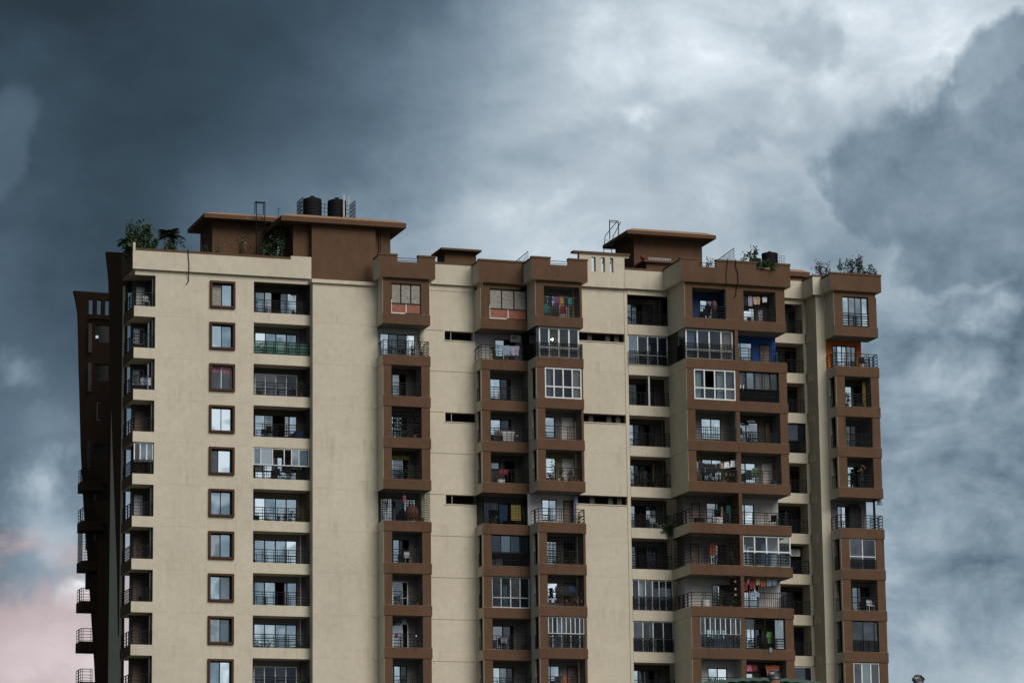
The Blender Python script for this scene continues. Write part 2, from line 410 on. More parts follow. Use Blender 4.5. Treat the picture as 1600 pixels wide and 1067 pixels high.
def curtain(x0, x1, z0, z1, y, mk, label):
    b = MB(); n = max(6, int((x1 - x0) / .07)); pts = []
    for i in range(n + 1):
        x = x0 + (x1 - x0) * i / n; yy = y + .035 * math.sin(i * 1.9) + rnd.uniform(-.01, .01); pts.append((x, yy))
    for i in range(n):
        a, c = pts[i], pts[i + 1]; b.face([(a[0], a[1], z0), (c[0], c[1], z0), (c[0], c[1], z1), (a[0], a[1], z1)], mk)
    o = b.build('curtain', None, ((x0 + x1) / 2, y, z0), smooth=True); return tag(o, label, 'curtain', 'curtains behind the glass')

# ---- railings -----------------------------------------------------
def railing(parent, pts, z0, h=1.0, style='h', ends=True):
    b = MB(); bar = .046
    for (p, q) in zip(pts[:-1], pts[1:]):
        p, q = Vector((*p, 0)), Vector((*q, 0)); Ln = (q - p).length; d = (q - p) / Ln
        def H(z, t=bar): b.tube(p + Vector((0, 0, z0 + z)), q + Vector((0, 0, z0 + z)), t / 2, 'black', 4)
        def Vv(s, t=bar, za=0, zb=h): c = p + d * s; b.tube(c + Vector((0, 0, z0 + za)), c + Vector((0, 0, z0 + zb)), t / 2, 'black', 4)
        H(h, .07)
        if style == 'h':
            for z in (.1, .32, .54, .80): H(z * h / 1.0)
            n = max(1, round(Ln / .85))
            for i in range(n + 1):
                s = Ln * i / n; Vv(s, .055)
                if 0 < i < n or n == 1: Vv(min(Ln, s + .14)); Vv(max(0, s - .14))
        elif style == 'v':
            H(.08); H(h * .62)
            n = int(Ln / .16)
            for i in range(n + 1): Vv(Ln * i / n, .042)
        elif style == 'g':
            H(.06); H(h * .45, .07); H(h * .78); 
            n = int(Ln / .13)
            for i in range(n + 1): Vv(Ln * i / n, .06 if i % 5 == 0 else .04)
            for z in (.2, .32, .58, .68): H(z * h, .032)
        elif style == 'm':
            for z in (.08, .26, .44, .62, .84): H(z * h)
            n = int(Ln / .30)
            for i in range(n + 1): Vv(Ln * i / n, .044)
    return b.build('railing', parent)
def cage(parent, pts, z0, z1, sx=.17, sz=.17, t=.034):
    b = MB()
    for (p, q) in zip(pts[:-1], pts[1:]):
        p, q = Vector((*p, 0)), Vector((*q, 0)); Ln = (q - p).length; d = (q - p) / Ln; n = max(2, int(Ln / sx)); nz = int((z1 - z0) / sz)
        for i in range(n + 1): c = p + d * Ln * i / n; b.tube(c + Vector((0, 0, z0)), c + Vector((0, 0, z1)), t / 2, 'black', 4)
        for i in range(nz + 1): z = z0 + (z1 - z0) * i / nz; b.tube(p + Vector((0, 0, z)), q + Vector((0, 0, z)), t / 2, 'black', 4)
    return b.build('grille', parent)

# ---- recess behind a facade opening -------------------------------
def backwall(r, x0, x1, y, mk, doors, depth_room=3.0, top=None, name='balcony_wall'):
    """doors: list of (xa, xb, head, foot, panes, frame, opts)"""
    zt = (F(r) if top is None else top); zb = B(r) - .02; b = MB(); ds = sorted(doors, key=lambda d: d[0]); x = x0
    for d in ds:
        xa, xb, hd, ft = d[0], d[1], zt - d[2], (zb if d[3] is None else zt - d[3])
        if xa > x: b.box(x, xa, y, y + .14, zb, zt, mk)
        b.box(xa, xb, y, y + .14, hd, zt, mk)
        if ft > zb: b.box(xa, xb, y, y + .14, zb, ft, mk)
        x = xb
        pn, fr = d[4], d[5]; kw = d[6] if len(d) > 6 else {}
        if pn in ('D', 'P'):
            q = MB(); q.box(xa, xa + .06, y - .03, y + .05, ft, hd, 'palewood' if pn == 'P' else 'black'); q.box(xb - .06, xb, y - .03, y + .05, ft, hd, 'palewood' if pn == 'P' else 'black')
            q.box(xa + .06, xb - .06, y - .03, y + .05, hd - .06, hd, 'palewood' if pn == 'P' else 'black')
            dr = q.build('door', BL); l = MB(); mk2 = 'door' if pn == 'D' else 'palewood'; l.box(xa + .06, xb - .06, y, y + .045, ft, hd - .06, mk2); l.build('door_leaf', dr)
            hn = MB(); hn.box(xa + .12, xa + .16, y - .05, y - .002, ft + .95, ft + 1.1, 'grey'); hn.build('handle', dr)
        else:
            glazing(xa, xb, ft, hd, y + .04, pn, fr, 'sliding_door' if d[3] is None else 'window', **kw)
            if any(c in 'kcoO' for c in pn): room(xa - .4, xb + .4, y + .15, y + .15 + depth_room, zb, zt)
    if x < x1: b.box(x, x1, y, y + .14, zb, zt, mk)
    return b.build(name, BL)

# ---- the long left wall (plane A) ---------------------------------
def window_box(r):
    x0, x1, z1 = -7.43, -5.57, F(r) - .13; z0 = z1 - 1.98; t = .17
    b = MB(); y0, y1 = -.17, .38
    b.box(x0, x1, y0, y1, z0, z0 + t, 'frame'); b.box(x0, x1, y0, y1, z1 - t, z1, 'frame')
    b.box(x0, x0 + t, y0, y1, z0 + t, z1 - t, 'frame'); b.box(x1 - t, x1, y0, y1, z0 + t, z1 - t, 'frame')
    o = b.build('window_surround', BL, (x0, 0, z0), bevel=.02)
    spec = {1: 'or', 2: 'rr', 3: 'kk', 4: 'rr', 5: 'kr', 6: 'rr', 7: 'sr', 8: 'rs', 9: 'ss', 10: 'rr'}[r]
    kw = {'widths': (.8, 1.4)} if r == 5 else {}
    q = MB(); i_ = .012; q.box(x0 + t, x0 + t + i_, -.1, .2, z0 + t, z1 - t, 'black'); q.box(x1 - t - i_, x1 - t, -.1, .2, z0 + t, z1 - t, 'black'); q.box(x0 + t + i_, x1 - t - i_, -.1, .2, z1 - t - i_, z1 - t, 'black'); q.build('reveal', BL)
    glazing(x0 + t, x1 - t, z0 + t, z1 - t, .26, spec.replace('o', 'b') if r == 1 else spec, 'whitemetal' if r == 3 else 'black', fw_=.05, **kw)
w = MB()
ZB = F(NR + 1)          # bottom of the last detailed storey
xa, xb = -7.43, -5.57
for (a, b_) in ((-11.37, xa), (xb, -4.19)): w.box(a, b_, 0, .3, ZB, 54.86, 'cream')
for r in range(1, NR + 1):
    z1 = F(r) - .13; z0 = z1 - 1.98
    w.box(xa, xb, 0, .3, z1, (54.86 if r == 1 else F(r - 1) - .13 - 1.98), 'cream')
    window_box(r)
w.box(xa, xb, 0, .3, ZB, F(NR) - 2.11, 'cream')
w.box(-4.19, -.04, 0, .3, F(1), 54.86, 'cream')
w.build('wall', BL)
w = MB(); w.box(-11.37, 0, .0, .3, 0, ZB, 'cream'); w.build('wall', BL)
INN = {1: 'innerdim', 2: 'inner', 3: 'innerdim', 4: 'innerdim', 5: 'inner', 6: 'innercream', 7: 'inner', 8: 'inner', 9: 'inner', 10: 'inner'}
AO = {1: ('srosr', 'black', None), 2: ('rrrr', 'black', None), 3: ('kkkk', 'whitemetal', None), 4: ('rgoog', 'black', (1.2, .8, .9, .6, 1.2)),
      5: ('kors', 'black', (1.3, .8, 1, 1)), 6: ('rrrr', 'black', None), 7: ('rrrr', 'black', None), 8: ('rroor', 'black', (1, 1, .5, .3, 1)),
      9: ('rrrr', 'black', None), 10: ('kkkk', 'whitemetal', None)}
for r in range(1, NR + 1):
    s = MB(); s.box(-4.19, -.04, 0, 1.4, F(r + 1), B(r), 'cream'); s.build('balcony_slab', BL)
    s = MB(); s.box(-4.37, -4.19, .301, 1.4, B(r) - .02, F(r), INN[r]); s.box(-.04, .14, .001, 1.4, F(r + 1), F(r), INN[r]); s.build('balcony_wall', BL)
    s = MB(); s.box(-4.37, .14, .301, 1.4, F(r) + .001 - .0, F(r) + .1, INN[r]) if r == 1 else None
    if r == 1: s.build('ceiling', BL)
    pn, fr, ws = AO[r]
    if r == 1: pn, ws = 'rsosr', (1, .7, .9, .7, 1)
    if r == 4: pn, ws = 'rgogr', (1.1, .8, 1.2, .5, .8)
    if r == 5: pn, ws = 'rrkrr', (.9, .9, .5, 1, 1)
    if r == 8: pn, ws = 'rrosr', (1, 1, .8, .3, .9)
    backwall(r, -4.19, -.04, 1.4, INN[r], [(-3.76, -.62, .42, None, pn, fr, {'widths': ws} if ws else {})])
    sl_ = s
    if r == 5:
        gz = glazing(-4.16, -.07, B(r) + .98, F(r) - .03, .12, 'ssooss', 'whitemetal', widths=(1, 1.6, 1.6, 1, 1, 1.4))
    railing(BL, [(-4.16, .12), (-.07, .12)], B(r), .95, 'h')
    p = MB(); p.tube((-.38, 1.3, B(r)), (-.38, 1.3, F(r)), .045, 'pipe' if r in (7, 8, 9) else 'innerdim', 6); p.build('drain_pipe', BL)

for r in range(2, NR + 1):
    for xa_, xb_, yy in ((-11.36, -7.44, 0), (-5.56, -4.2, 0), (0.02, 4.3, -.75), (19.3, 22.9, -3.0)):
        if yy == -3.0 and r in (2, 4, 6): continue
        q = MB(); q.box(xa_, xb_, yy - .008, yy - .001, F(r) + .1, F(r) + .125, 'cream'); q.build('joint', BL)
# ---- parapet over the left wall -----------------------------------
p = MB(); p.box(-13.08, .02, -.25, -.03, 54.86, 56.2, 'cream', left='brown'); p.box(-12.9, -1.52, -.27, -.01, 56.2, 56.36, 'brown')
p.box(-13.08, -12.9, -.27, 0, 56.2, 56.75, 'cream', left='brown'); p.box(-1.52, .02, -.25, -.03, 56.2, 56.46, 'cream')
p.box(-13.08, -12.9, -.0299, 3.6, 54.86, 56.55, 'brown'); p.box(-13.0, .02, -.0299, 3.6, 54.80, 54.86, 'cream')
p.box(-12.85, -11.37, 0, .3, F(1), 54.80, 'cream')
p.build('parapet', BL)
# ---- left corner balconies ----------------------------------------
for r in range(1, NR + 1):
    s = MB(); s.box(-12.9, -11.371, 0, 3.59, F(r + 1), B(r), 'cream', left='brown' if r > 9 else 'brown'); s.build('balcony_slab', BL)
    mk = 'innerdim'
    s = MB(); s.box(-12.6, -11.371, 1.9, 2.05, B(r), F(r), mk) if r not in (2, 3) else s.box(-12.6, -11.371, 2.4, 2.55, B(r), F(r), mk)
    s.box(-11.371, -11.25, .301, 1.899, B(r), F(r), mk); s.build('balcony_wall', BL)
    railing(BL, [(-11.4, .08), (-12.84, .08), (-12.84, 3.4)], B(r), .98, 'm' if r in (5, 7, 8) else 'h')
    s = MB(); s.tube((-11.5, .35, B(r)), (-11.5, .35, F(r)), .05, 'inner', 8); s.build('drain_pipe', BL)
    if r == 5:
        glazing(-12.78, -11.4, B(r) + .9, F(r) - .02, .2, 'css', 'whitemetal', fw_=.08)
    q = MB(); q.box(-12.35, -11.75, 1.86, 1.899, B(r), F(r) - .5, 'grey' if r in (1, 6) else 'door'); q.build('door', BL) if r not in (2, 3) else None
    if r in (2, 3): glazing(-12.45, -11.65, B(r) + .7, F(r) - .4, 2.34, 'gk', 'grey')

# ---- left fin with flared top, side wall, rear wing ---------------
def fin(pts, xr, y0, y1, k, name='fin_wall'):
    b = MB(); n = len(pts)
    for i in range(n - 1):
        (xa, za), (xb, zb) = pts[i], pts[i + 1]
        b.face([(xb, y0, zb), (xr, y0, zb), (xr, y0, za), (xa, y0, za)], k)
        b.face([(xa, y0, za), (xa, y1, za), (xb, y1, zb), (xb, y0, zb)], k)
        b.face([(xa, y1, za), (xr, y1, za), (xr, y1, zb), (xb, y1, zb)], k)
        b.face([(xr, y0, zb), (xr, y1, zb), (xr, y1, za), (xr, y0, za)], k)
    (xa, za) = pts[0]; b.face([(xa, y0, za), (xr, y0, za), (xr, y1, za), (xa, y1, za)], k)
    return b.build(name, BL)
finp = [(-14.25, 56.85), (-14.15, 56.06), (-14.05, 55.3), (-13.99, 54.66), (-13.9, 52.78), (-13.8, 49.98), (-13.72, 47.2), (-13.53, 42.57), (-13.29, 37.98), (-13.08, 33.42), (-12.88, 25.87), (-12.8, 0)]
def turn(o, xr, k):
    for v in o.data.vertices:
        w_ = o.matrix_local @ v.co if False else v.co
        dy = (xr - w_.x) * k; sc = 1 + dy / 240.0; v.co = Vector((w_.x + .22 * dy, w_.y + dy, 1.6 + (w_.z - 1.6) * sc)) if w_.z > .5 else Vector((w_.x + .22 * dy, w_.y + dy, w_.z))
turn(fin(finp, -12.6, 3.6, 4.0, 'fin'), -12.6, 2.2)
w = MB(); w.box(-12.79, -12.5, 4.0, 8.0, 0, 54.5, 'cream'); w.build('side_wall', BL)
wp = [(-14.4, 56.3), (-14.28, 56.0), (-14.19, 55.57), (-14.1, 55.1)]
# wing front with slots and windows: horizontal strips
def edgeX(z):
    P = [(-14.4, 56.3), (-14.19, 55.57), (-14.03, 54.6), (-13.94, 53.14), (-13.89, 51.2), (-13.76, 48.28), (-13.61, 44.42), (-13.3, 39.63), (-12.97, 36.3), (-12.63, 32.04), (-12.23, 27.0), (-12.1, 0)]
    for (a, za), (b_, zb) in zip(P[:-1], P[1:]):
        if za >= z >= zb: return a + (b_ - a) * (za - z) / (za - zb)
    return P[-1][0]
zs = [56.3, 56.0, 55.74, 54.6, 53.83, 52.5]
for k in range(1, 9): zs += [53.83 - 3 * k, 52.55 - 3 * k]
zs += [26.5, 0]
zs = sorted(set([z for z in zs] + [55.2, 54.2, 47, 44, 41, 38, 35, 32, 29]), reverse=True)
b = MB()
for za, zb in zip(zs[:-1], zs[1:]):
    zm = (za + zb) / 2; holes = []
    if 54.6 < zm < 55.74: holes = [(-13.18, -12.82), (-12.54, -12.17), (-11.9, -11.55)]
    for k in range(0, 7):
        if 52.54 - 3 * k < zm < 53.83 - 3 * k and k != 2: holes = [(-12.62, -11.5)]
    xa0, xa1 = edgeX(za), edgeX(zb); x = None
    segs = []; cur = None
    hs = holes + [(-11.0, -10.9)]
    for i, (h0, h1) in enumerate(hs):
        l0, l1 = (xa0, xa1) if i == 0 else (hs[i - 1][1],) * 2
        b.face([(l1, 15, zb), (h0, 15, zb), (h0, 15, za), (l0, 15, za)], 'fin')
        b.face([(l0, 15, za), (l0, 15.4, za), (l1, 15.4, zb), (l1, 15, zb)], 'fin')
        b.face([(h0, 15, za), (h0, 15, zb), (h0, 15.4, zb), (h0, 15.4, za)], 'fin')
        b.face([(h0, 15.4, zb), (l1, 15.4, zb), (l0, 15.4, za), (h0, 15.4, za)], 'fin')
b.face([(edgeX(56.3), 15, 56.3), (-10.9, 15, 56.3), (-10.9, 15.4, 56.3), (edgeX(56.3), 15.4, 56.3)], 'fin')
turn(b.build1('wing_wall', BL), -10.9, 1.3)
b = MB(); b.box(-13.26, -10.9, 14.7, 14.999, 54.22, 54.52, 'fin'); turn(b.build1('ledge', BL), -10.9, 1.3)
b = MB()
for k in range(0, 3):
    pass
for k in range(0, 7):
    if k == 2: continue
    z1 = 53.83 - 3 * k; zk = (z1 - 1.6) * .0085; o = glazing(-12.18, -11.84, z1 - 1.28 + zk, z1 - .72 + zk, 17.45, 'r', 'black', fw_=.03)
    q = MB(); q.box(-12.6, -10.6, 17.6, 17.65, z1 - 1.6, z1 + .6, 'room'); q.build('shutter', BL)
gw = glazing(-12.62, -11.45, 53.83 - 6 - 1.35, 53.83 - 6, 14.97, 'kk', 'grey', fw_=.05); gw.location += Vector((.4, 1.55, .42)); gw.rotation_euler[2] = -math.atan(1.3)
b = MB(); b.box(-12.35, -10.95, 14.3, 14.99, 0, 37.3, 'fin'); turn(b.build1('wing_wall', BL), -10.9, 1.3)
for k in range(4, 10):
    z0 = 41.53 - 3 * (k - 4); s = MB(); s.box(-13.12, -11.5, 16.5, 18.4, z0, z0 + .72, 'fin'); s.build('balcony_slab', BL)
    if k == 6: cage(BL, [(-13.06, 18.3), (-13.06, 16.6), (-12.2, 16.6)], z0 + .72, z0 + 3, .2, .2, .04)
    else: railing(BL, [(-13.06, 18.3), (-13.06, 16.6), (-12.2, 16.6)], z0 + .72, .95, 'h')

# ---- wall W2, cornice ----------------------------------------------
def bands(x0, x1, y, zs_, h=.5, proud=.035, name='band'):
    b = MB()
    for z in zs_: b.box(x0, x1, y - proud, y - .0005, z, z + h, 'cream')
    return b.build(name, BL)
w = MB(); w.box(-.03, 4.80, -.75, .0, 0, 54.46, 'cream'); w.build('wall', BL)
w = MB(); w.box(-.14, 4.75, -.95, .0, 54.462, 54.72, 'cream'); w.build('cornice', BL)
bands(4.35, 4.80, -.75, [F(r) for r in range(2, 12)])
w = MB(); w.box(0.02, 4.8, -.3, .3, 54.72, 58.9, 'brown'); w.build('roof_block_wall', BL)

# ---- W3 between first and second brown bays ------------------------
w = MB(); x0, x1 = 8.0, 12.2
zz = [54.9]
for r in (2, 4, 6):
    w.box(x0, x1, -.75, -.4, F(r), zz[-1], 'cream'); w.box(x0, 9.87, -.75, -.4, F(r) - .68, F(r), 'cream'); zz.append(F(r) - .68)
w.box(x0, x1, -.75, -.4, 0, zz[-1], 'cream'); w.build('wall', BL)
for r in (2, 4, 6):
    s = MB(); s.box(9.8, 12.1, -.80, -.5, F(r) - .74, F(r) - .681, 'cream'); s.build('sill', BL)
    room(9.87, 12.2, -.4, 1.2, F(r) - .68, F(r), 'innerdim')
    q = MB(); q.box(10.36, 10.40, -.6, -.56, F(r) - .68, F(r), 'grey'); q.build('mullion', BL)
bands(8.0, 12.2, -.75, [F(r) for r in range(3, 12) if r not in (2, 4, 6)] + [F(1) - .05])
bands(8.0, 9.8, -.75, [F(2), F(4), F(6)]); 
w = MB(); w.box(8.80, 12.0, -1.0, -.75, 54.86, 56.35, 'cream'); w.box(8.80, 12.0, -1.02, -.73, 56.35, 56.5, 'brown'); w.build('parapet', BL)

# ---- W4 between third bay and recess ------------------------------
w = MB(); x0, x1 = 19.0, 22.93; zz = [54.86]
for r in (2, 4, 6):
    w.box(x0, x1, -3.0, -2.7, F(r), zz[-1], 'cream'); zz.append(F(r) - .64)
w.box(x0, x1, -3.0, -2.7, 0, zz[-1], 'cream')
w.build('wall', BL)
for r in (2, 4, 6):
    room(19.0, 22.93, -2.7, -1.2, F(r) - .64, F(r), 'innerdim')
    s = MB(); s.box(19.0, 22.93, -3.06, -2.75, F(r) - .70, F(r) - .641, 'cream'); s.build('sill', BL)
    for xx in (20.2, 21.6, 22.3):
        q = MB(); q.box(xx, xx + .35, -2.6, -2.55, F(r) - .64, F(r) - .02, 'innerdim'); q.build('shutter', BL)
# tall panel with three slots
w = MB(); y0, y1 = -3.3, -2.9; z0 = 54.83
xs = [19.42, 20.37, 20.69, 21.12, 21.41, 21.79, 22.06, 22.93]
w.box(xs[0], xs[7], y0, y1, z0, 55.95, 'cream'); w.box(xs[0], xs[7], y0, y1, 57.05, 57.28, 'cream')
for a, b_ in ((0, 1), (2, 3), (4, 5), (6, 7)): w.box(xs[a], xs[b_], y0, y1, 55.95, 57.05, 'cream')
w.box(18.9, 23.35, -3.45, -2.88, 57.28, 57.42, 'brown', bottom='cream'); w.box(22.93, 23.3, y0, y1, 57.12, 57.28, 'cream'); w.build('parapet', BL)

# ---- bays -----------------------------------------------------------
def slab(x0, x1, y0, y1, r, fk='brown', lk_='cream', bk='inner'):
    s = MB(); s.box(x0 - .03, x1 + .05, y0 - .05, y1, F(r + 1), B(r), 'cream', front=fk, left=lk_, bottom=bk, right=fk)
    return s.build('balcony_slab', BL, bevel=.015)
def bay_storey(r, X0, X1, f, base, yb, ops, side=None, solid_right=True):
    """brown storey: piers between openings, cream side skin; ops list of (x0,x1)"""
    b = MB(); zt, zb = F(r), B(r); x = X0
    ops = sorted(ops)
    for (a, c) in ops:
        if a > x: b.box(x, a, f, f + .28, zb, zt, 'innerdim', front='brown', left='cream', right='brown')
        x = c
    if x < X1: b.box(x, X1, f, yb, zb, zt, 'inner', front='brown', left='inner', right='brown')
    b.build('bay_wall', BL)
    s = MB(); xs0, xs1 = X0 - .015, X0 + .13
    yy = f + .002
    if side:
        a, c = side; s.box(xs0, xs1 - .13, yy, a, zb, zt, 'cream'); s.box(xs0, xs1, f + .281, a, zb, zt, 'cream') if a > f + .29 else None
        s.box(xs0, xs1, c, base, zb, zt, 'cream')
    else:
        s.box(xs0, xs0 + .015, yy, f + .281, zb, zt, 'cream'); s.box(xs0, xs1, f + .2811, base, zb, zt, 'cream')
    s.build('side_wall', BL)
def lower_bay(X0, X1, f, base): 
    w = MB(); w.box(X0, X1, f, base + 2, 0, F(NR + 1), 'cream', front='brown'); w.build('bay_wall', BL)
G = {}
# ---------- C1
X0, X1, f, base, yb = 4.79, 8.28, -2.2, -.75, -.70
C1 = {3: ('innerdim', [(5.45, 6.95, .38, None, 'rso', 'black', {'widths': (1, 1.2, 1.1), 'transom': B(3) + .95})], 'h'),
      4: ('innerdim', [(5.45, 7.0, .45, None, 'rgo', 'black', {'widths': (1, 1.3, .7)})], 'h'),
      5: ('innerdim', [(5.45, 7.05, .4, None, 'ggo', 'black', {'widths': (1, 1.2, .6), 'transom': B(5) + .9})], 'h'),
      7: ('inner', [(5.45, 7.1, .38, None, 'rrko', 'black', {'widths': (1, 1, .6, 1)})], 'h'),
      8: ('inner', [(5.45, 7.0, .38, None, 'sso', 'whitemetal', {'widths': (.8, 1.3, .8), 'transom': B(8) + .7})], 'h'),
      9: ('inner', [(5.45, 7.0, .38, None, 'sso', 'whitemetal', {'widths': (.8, 1.3, .8)})], 'h'),
      10: ('inner', [(5.45, 6.9, .38, None, 'srk', 'black', {})], 'h')}
for r in range(1, NR + 1):
    if r == 1:
        bay_storey(r, X0, X1, f, base, yb, [(5.42, 7.65)])
        w = glazing(5.42, 7.65, B(1) + .03, F(1) - .03, f + .12, 'bbb', 'black', transom=None)
        continue_ = True
    elif r in (2, 6):
        mk = 'white' if r == 2 else 'innerdim'
        backwall(r, X0 - .0, 8.05, -.45, mk, [(5.05, 7.72, .38, None, 'rscr' if r == 2 else 'gkg', 'black', {})])
        s = MB(); s.box(4.69, 4.79, -.745, -.31, B(r), F(r), mk); s.build('balcony_wall', BL)
        pts = [(X0 + .05, -.8), (X0 + .05, f + .06), (X1 - .05, f + .06), (X1 - .05, -.8)]
        if r == 2: railing(BL, pts, B(r), 1.05, 'm')
        else: cage(BL, pts, B(r), F(r) - .02, .2, .17, .03)
    else:
        mk, ds, st = C1[r]; bay_storey(r, X0, X1, f, base, yb, [(5.40, 7.64)]); backwall(r, 4.9, 7.7, yb, mk, ds)
        railing(BL, [(5.42, f + .15), (7.62, f + .15)], B(r), .98, st)
        if r in (4,): cage(BL, [(5.42, f + .2), (7.62, f + .2)], B(r), F(r), .19, .25)
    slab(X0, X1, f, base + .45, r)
lower_bay(X0, X1, f, base)
# boarded lower windows (terracotta infill) of the two closed bays
for (a, c, ff) in ((5.42, 7.65, -2.2), (12.82, 15.66, -2.3)):
    z0, z1 = B(1) + .09, B(1) + .72; mid = (a + c) / 2
    for i, (p0, p1) in enumerate(((a + .07, mid - .03), (mid + .03, c - .07))):
        q = MB(); q.box(p0, p1, ff + .055, ff + .09, z0, z1, 'terra'); q.build('board', BL)
    q = MB(); q.box(a + .02, c - .02, ff + .03, ff + .065, z1 + .002, z1 + .08, 'black'); q.box(mid - .03, mid + .03, ff + .03, ff + .06, z0, z1, 'whitemetal'); q.box(a, a + .05, ff + .03, ff + .06, z0 - .06, z1 + .3, 'whitemetal'); q.box(a + .05, mid - .1, ff + .03, ff + .055, z0 - .06, z0 - .002, 'whitemetal'); q.build('window_frame', BL)
# ---------- C2
X0, X1, f, base, yb = 12.14, 15.68, -2.3, -.75, -.80
C2 = {3: ('inner', [(13.25, 14.85, .36, 1.88, 'rk', 'black', {})], 'm'), 4: ('inner', [(13.25, 14.85, .36, 1.88, 'rk', 'black', {})], 'm'),
      5: ('innerdim', [(13.25, 13.95, .5, 1.1, 's', 'black', {}), (14.3, 15.1, .4, None, 'o', 'black', {})], 'm'),
      7: ('innerdim', [(13.0, 15.3, .4, None, 'ksok', 'black', {})], 'g'),
      8: ('innerdim', [(13.25, 14.85, .4, None, 'ks', 'black', {})], None),
      9: ('inner', [(13.25, 14.85, .36, None, 'sk', 'black', {})], 'm'), 10: ('inner', [(13.25, 14.85, .36, None, 'rsk', 'black', {})], 'm')}
for r in range(1, NR + 1):
    if r == 1:
        bay_storey(r, X0, X1, f, base, yb, [(12.82, 15.66)]); glazing(12.82, 15.66, B(1) + .03, F(1) - .03, f + .12, 'bbb', 'black')
    elif r in (2, 6):
        mk = 'white' if r == 2 else 'innerdim'
        ds = [(13.8, 15.35, .36, 1.88, 'rk', 'black', {})] if r == 2 else [(12.8, 14.0, .36, None, 'kk', 'black', {}), (14.3, 15.3, .4, None, 'o', 'black', {})]
        backwall(r, 12.14, 15.9, -.4, mk, ds); s = MB(); s.box(12.04, 12.14, -.745, -.26, B(r), F(r), mk); s.build('balcony_wall', BL)
        if r == 2: s = MB(); s.box(12.62, 13.35, -.43, -.401, B(r), F(r) - .35, 'palewood'); s.build('door', BL)
        pts = [(X0 + .05, -.8), (X0 + .05, f + .06), (X1 - .02, f + .06)]
        if r == 2: railing(BL, pts, B(r), 1.05, 'm')
        else: cage(BL, pts, B(r), F(r) - .02, .2, .2, .03)
    else:
        mk, ds, st = C2[r]; bay_storey(r, X0, X1, f, base, yb, [(12.79, 15.679)], side=(-1.75, -1.15)); backwall(r, 12.27, 15.9, yb, mk, ds)
        if r == 7: glazing(12.8, 15.66, B(r) + .9, F(r) - .02, f + .14, 'kskk', 'black')
        if r == 8: glazing(12.8, 15.66, B(r) + .02, F(r) - .02, f + .20, 'kcck', 'whitemetal', transom=B(r) + .75, fw_=.07); cage(BL, [(12.8, f + .08), (15.66, f + .08)], B(r), F(r), .16, .16, .022)
        if st: railing(BL, [(12.8, f + .12), (15.66, f + .12)], B(r), 1.0, st)
        railing(BL, [(12.2, -1.74), (12.2, -1.16)], B(r), .95, 'm')
    slab(X0, X1 - .06, f, base + .45, r)
lower_bay(X0, X1, f, base)
# ---------- C3
X0, X1, f, base, yb = 15.70, 19.25, -4.2, -2.3, -2.75
C3 = {1: ('inner', [(16.7, 17.45, .36, 1.2, 's', 'black', {}), (18.0, 18.8, .35, None, 'P', '', {})], 'h'),
      4: ('inner', [(16.7, 17.56, .36, 1.88, 'r', 'black', {}), (18.06, 18.95, .38, None, 'P', '', {})], 'h'),
      5: ('innercream', [(16.7, 17.56, .36, 1.88, 'r', 'black', {}), (18.06, 18.95, .38, None, 'P', '', {})], 'h'),
      7: ('innerdim', [(16.6, 17.62, .40, 2.1, 'g', 'black', {}), (18.06, 18.95, .38, None, 'O', 'black', {})], 'h'),
      8: ('inner', [(16.6, 17.62, .40, 1.88, 'r', 'black', {}), (18.06, 18.95, .38, None, 'D', '', {})], 'h'),
      9: ('innerdim', [(16.6, 17.9, .50, 1.6, 'rs', 'black', {}), (18.06, 18.95, .38, None, 'O', 'black', {})], None),
      10: ('inner', [(16.6, 17.62, .36, 1.88, 'rr', 'black', {'widths': (.5, 1)}), (18.2, 19.0, .36, None, 'D', '', {})], 'h')}
for r in range(1, NR + 1):
    if r in (2, 6):
        ds = [(16.56, 17.68, .36, 1.88, 'rr', 'black', {}), (18.2, 19.05, .38, None, 'D', '', {})]
        if r == 6:
            backwall(r, 15.5, 19.25, -2.45, 'white', ds); s = MB(); s.box(15.62, 15.72, -2.299, -2.3, B(r), F(r), 'white')
            railing(BL, [(X0 + .05, -2.4), (X0 + .05, f + .06), (X1 - .05, f + .06), (X1 - .05, -2.9)], B(r), .98, 'h')
        else:
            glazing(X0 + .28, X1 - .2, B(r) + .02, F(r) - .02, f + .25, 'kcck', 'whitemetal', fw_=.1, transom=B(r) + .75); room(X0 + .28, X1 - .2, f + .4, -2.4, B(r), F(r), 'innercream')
            s = MB(); s.box(X0 + .1, X0 + .26, f + .3, -2.3, B(r), F(r), 'k'); s.build('pane', BL)
            railing(BL, [(X0 + .02, -2.4), (X0 + .02, f + .05), (X1 - .02, f + .05), (X1 - .02, -2.6)], B(r), 1.05, 'g')
    elif r == 3:
        bay_storey(r, X0, X1, f, base, yb, [(16.33, 19.12)], side=(-3.55, -3.0)); glazing(16.33, 19.12, B(r) + .02, F(r) - .02, f + .05, 'cccc', 'whitemetal', transom=B(r) + .86, fw_=.085)
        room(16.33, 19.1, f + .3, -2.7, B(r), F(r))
    else:
        mk, ds, st = C3[r]; bay_storey(r, X0, X1, f, base, yb, [(16.33, 19.08)], side=None if r == 1 else (-3.55, -3.0)); backwall(r, 15.83, 19.09, yb, mk, ds)
        if r == 7: cage(BL, [(16.34, f + .1), (19.07, f + .1)], B(r), F(r), .24, .22, .03)
        if r == 9:
            glazing(16.35, 19.07, B(r) + .02, F(r) - .02, f + .12, 'cccccccc', 'whitemetal', transom=B(r) + 1.05, fw_=.05)
            railing(BL, [(16.35, f + .03), (19.07, f + .03)], B(r), 1.0, 'g')
        if st: railing(BL, [(16.34, f + .12), (19.07, f + .12)], B(r), .98, st)
        if r > 1: railing(BL, [(X0 + .05, -3.54), (X0 + .05, -3.01)], B(r), .95, 'm')
    slab(X0, X1, f, base + .3, r)
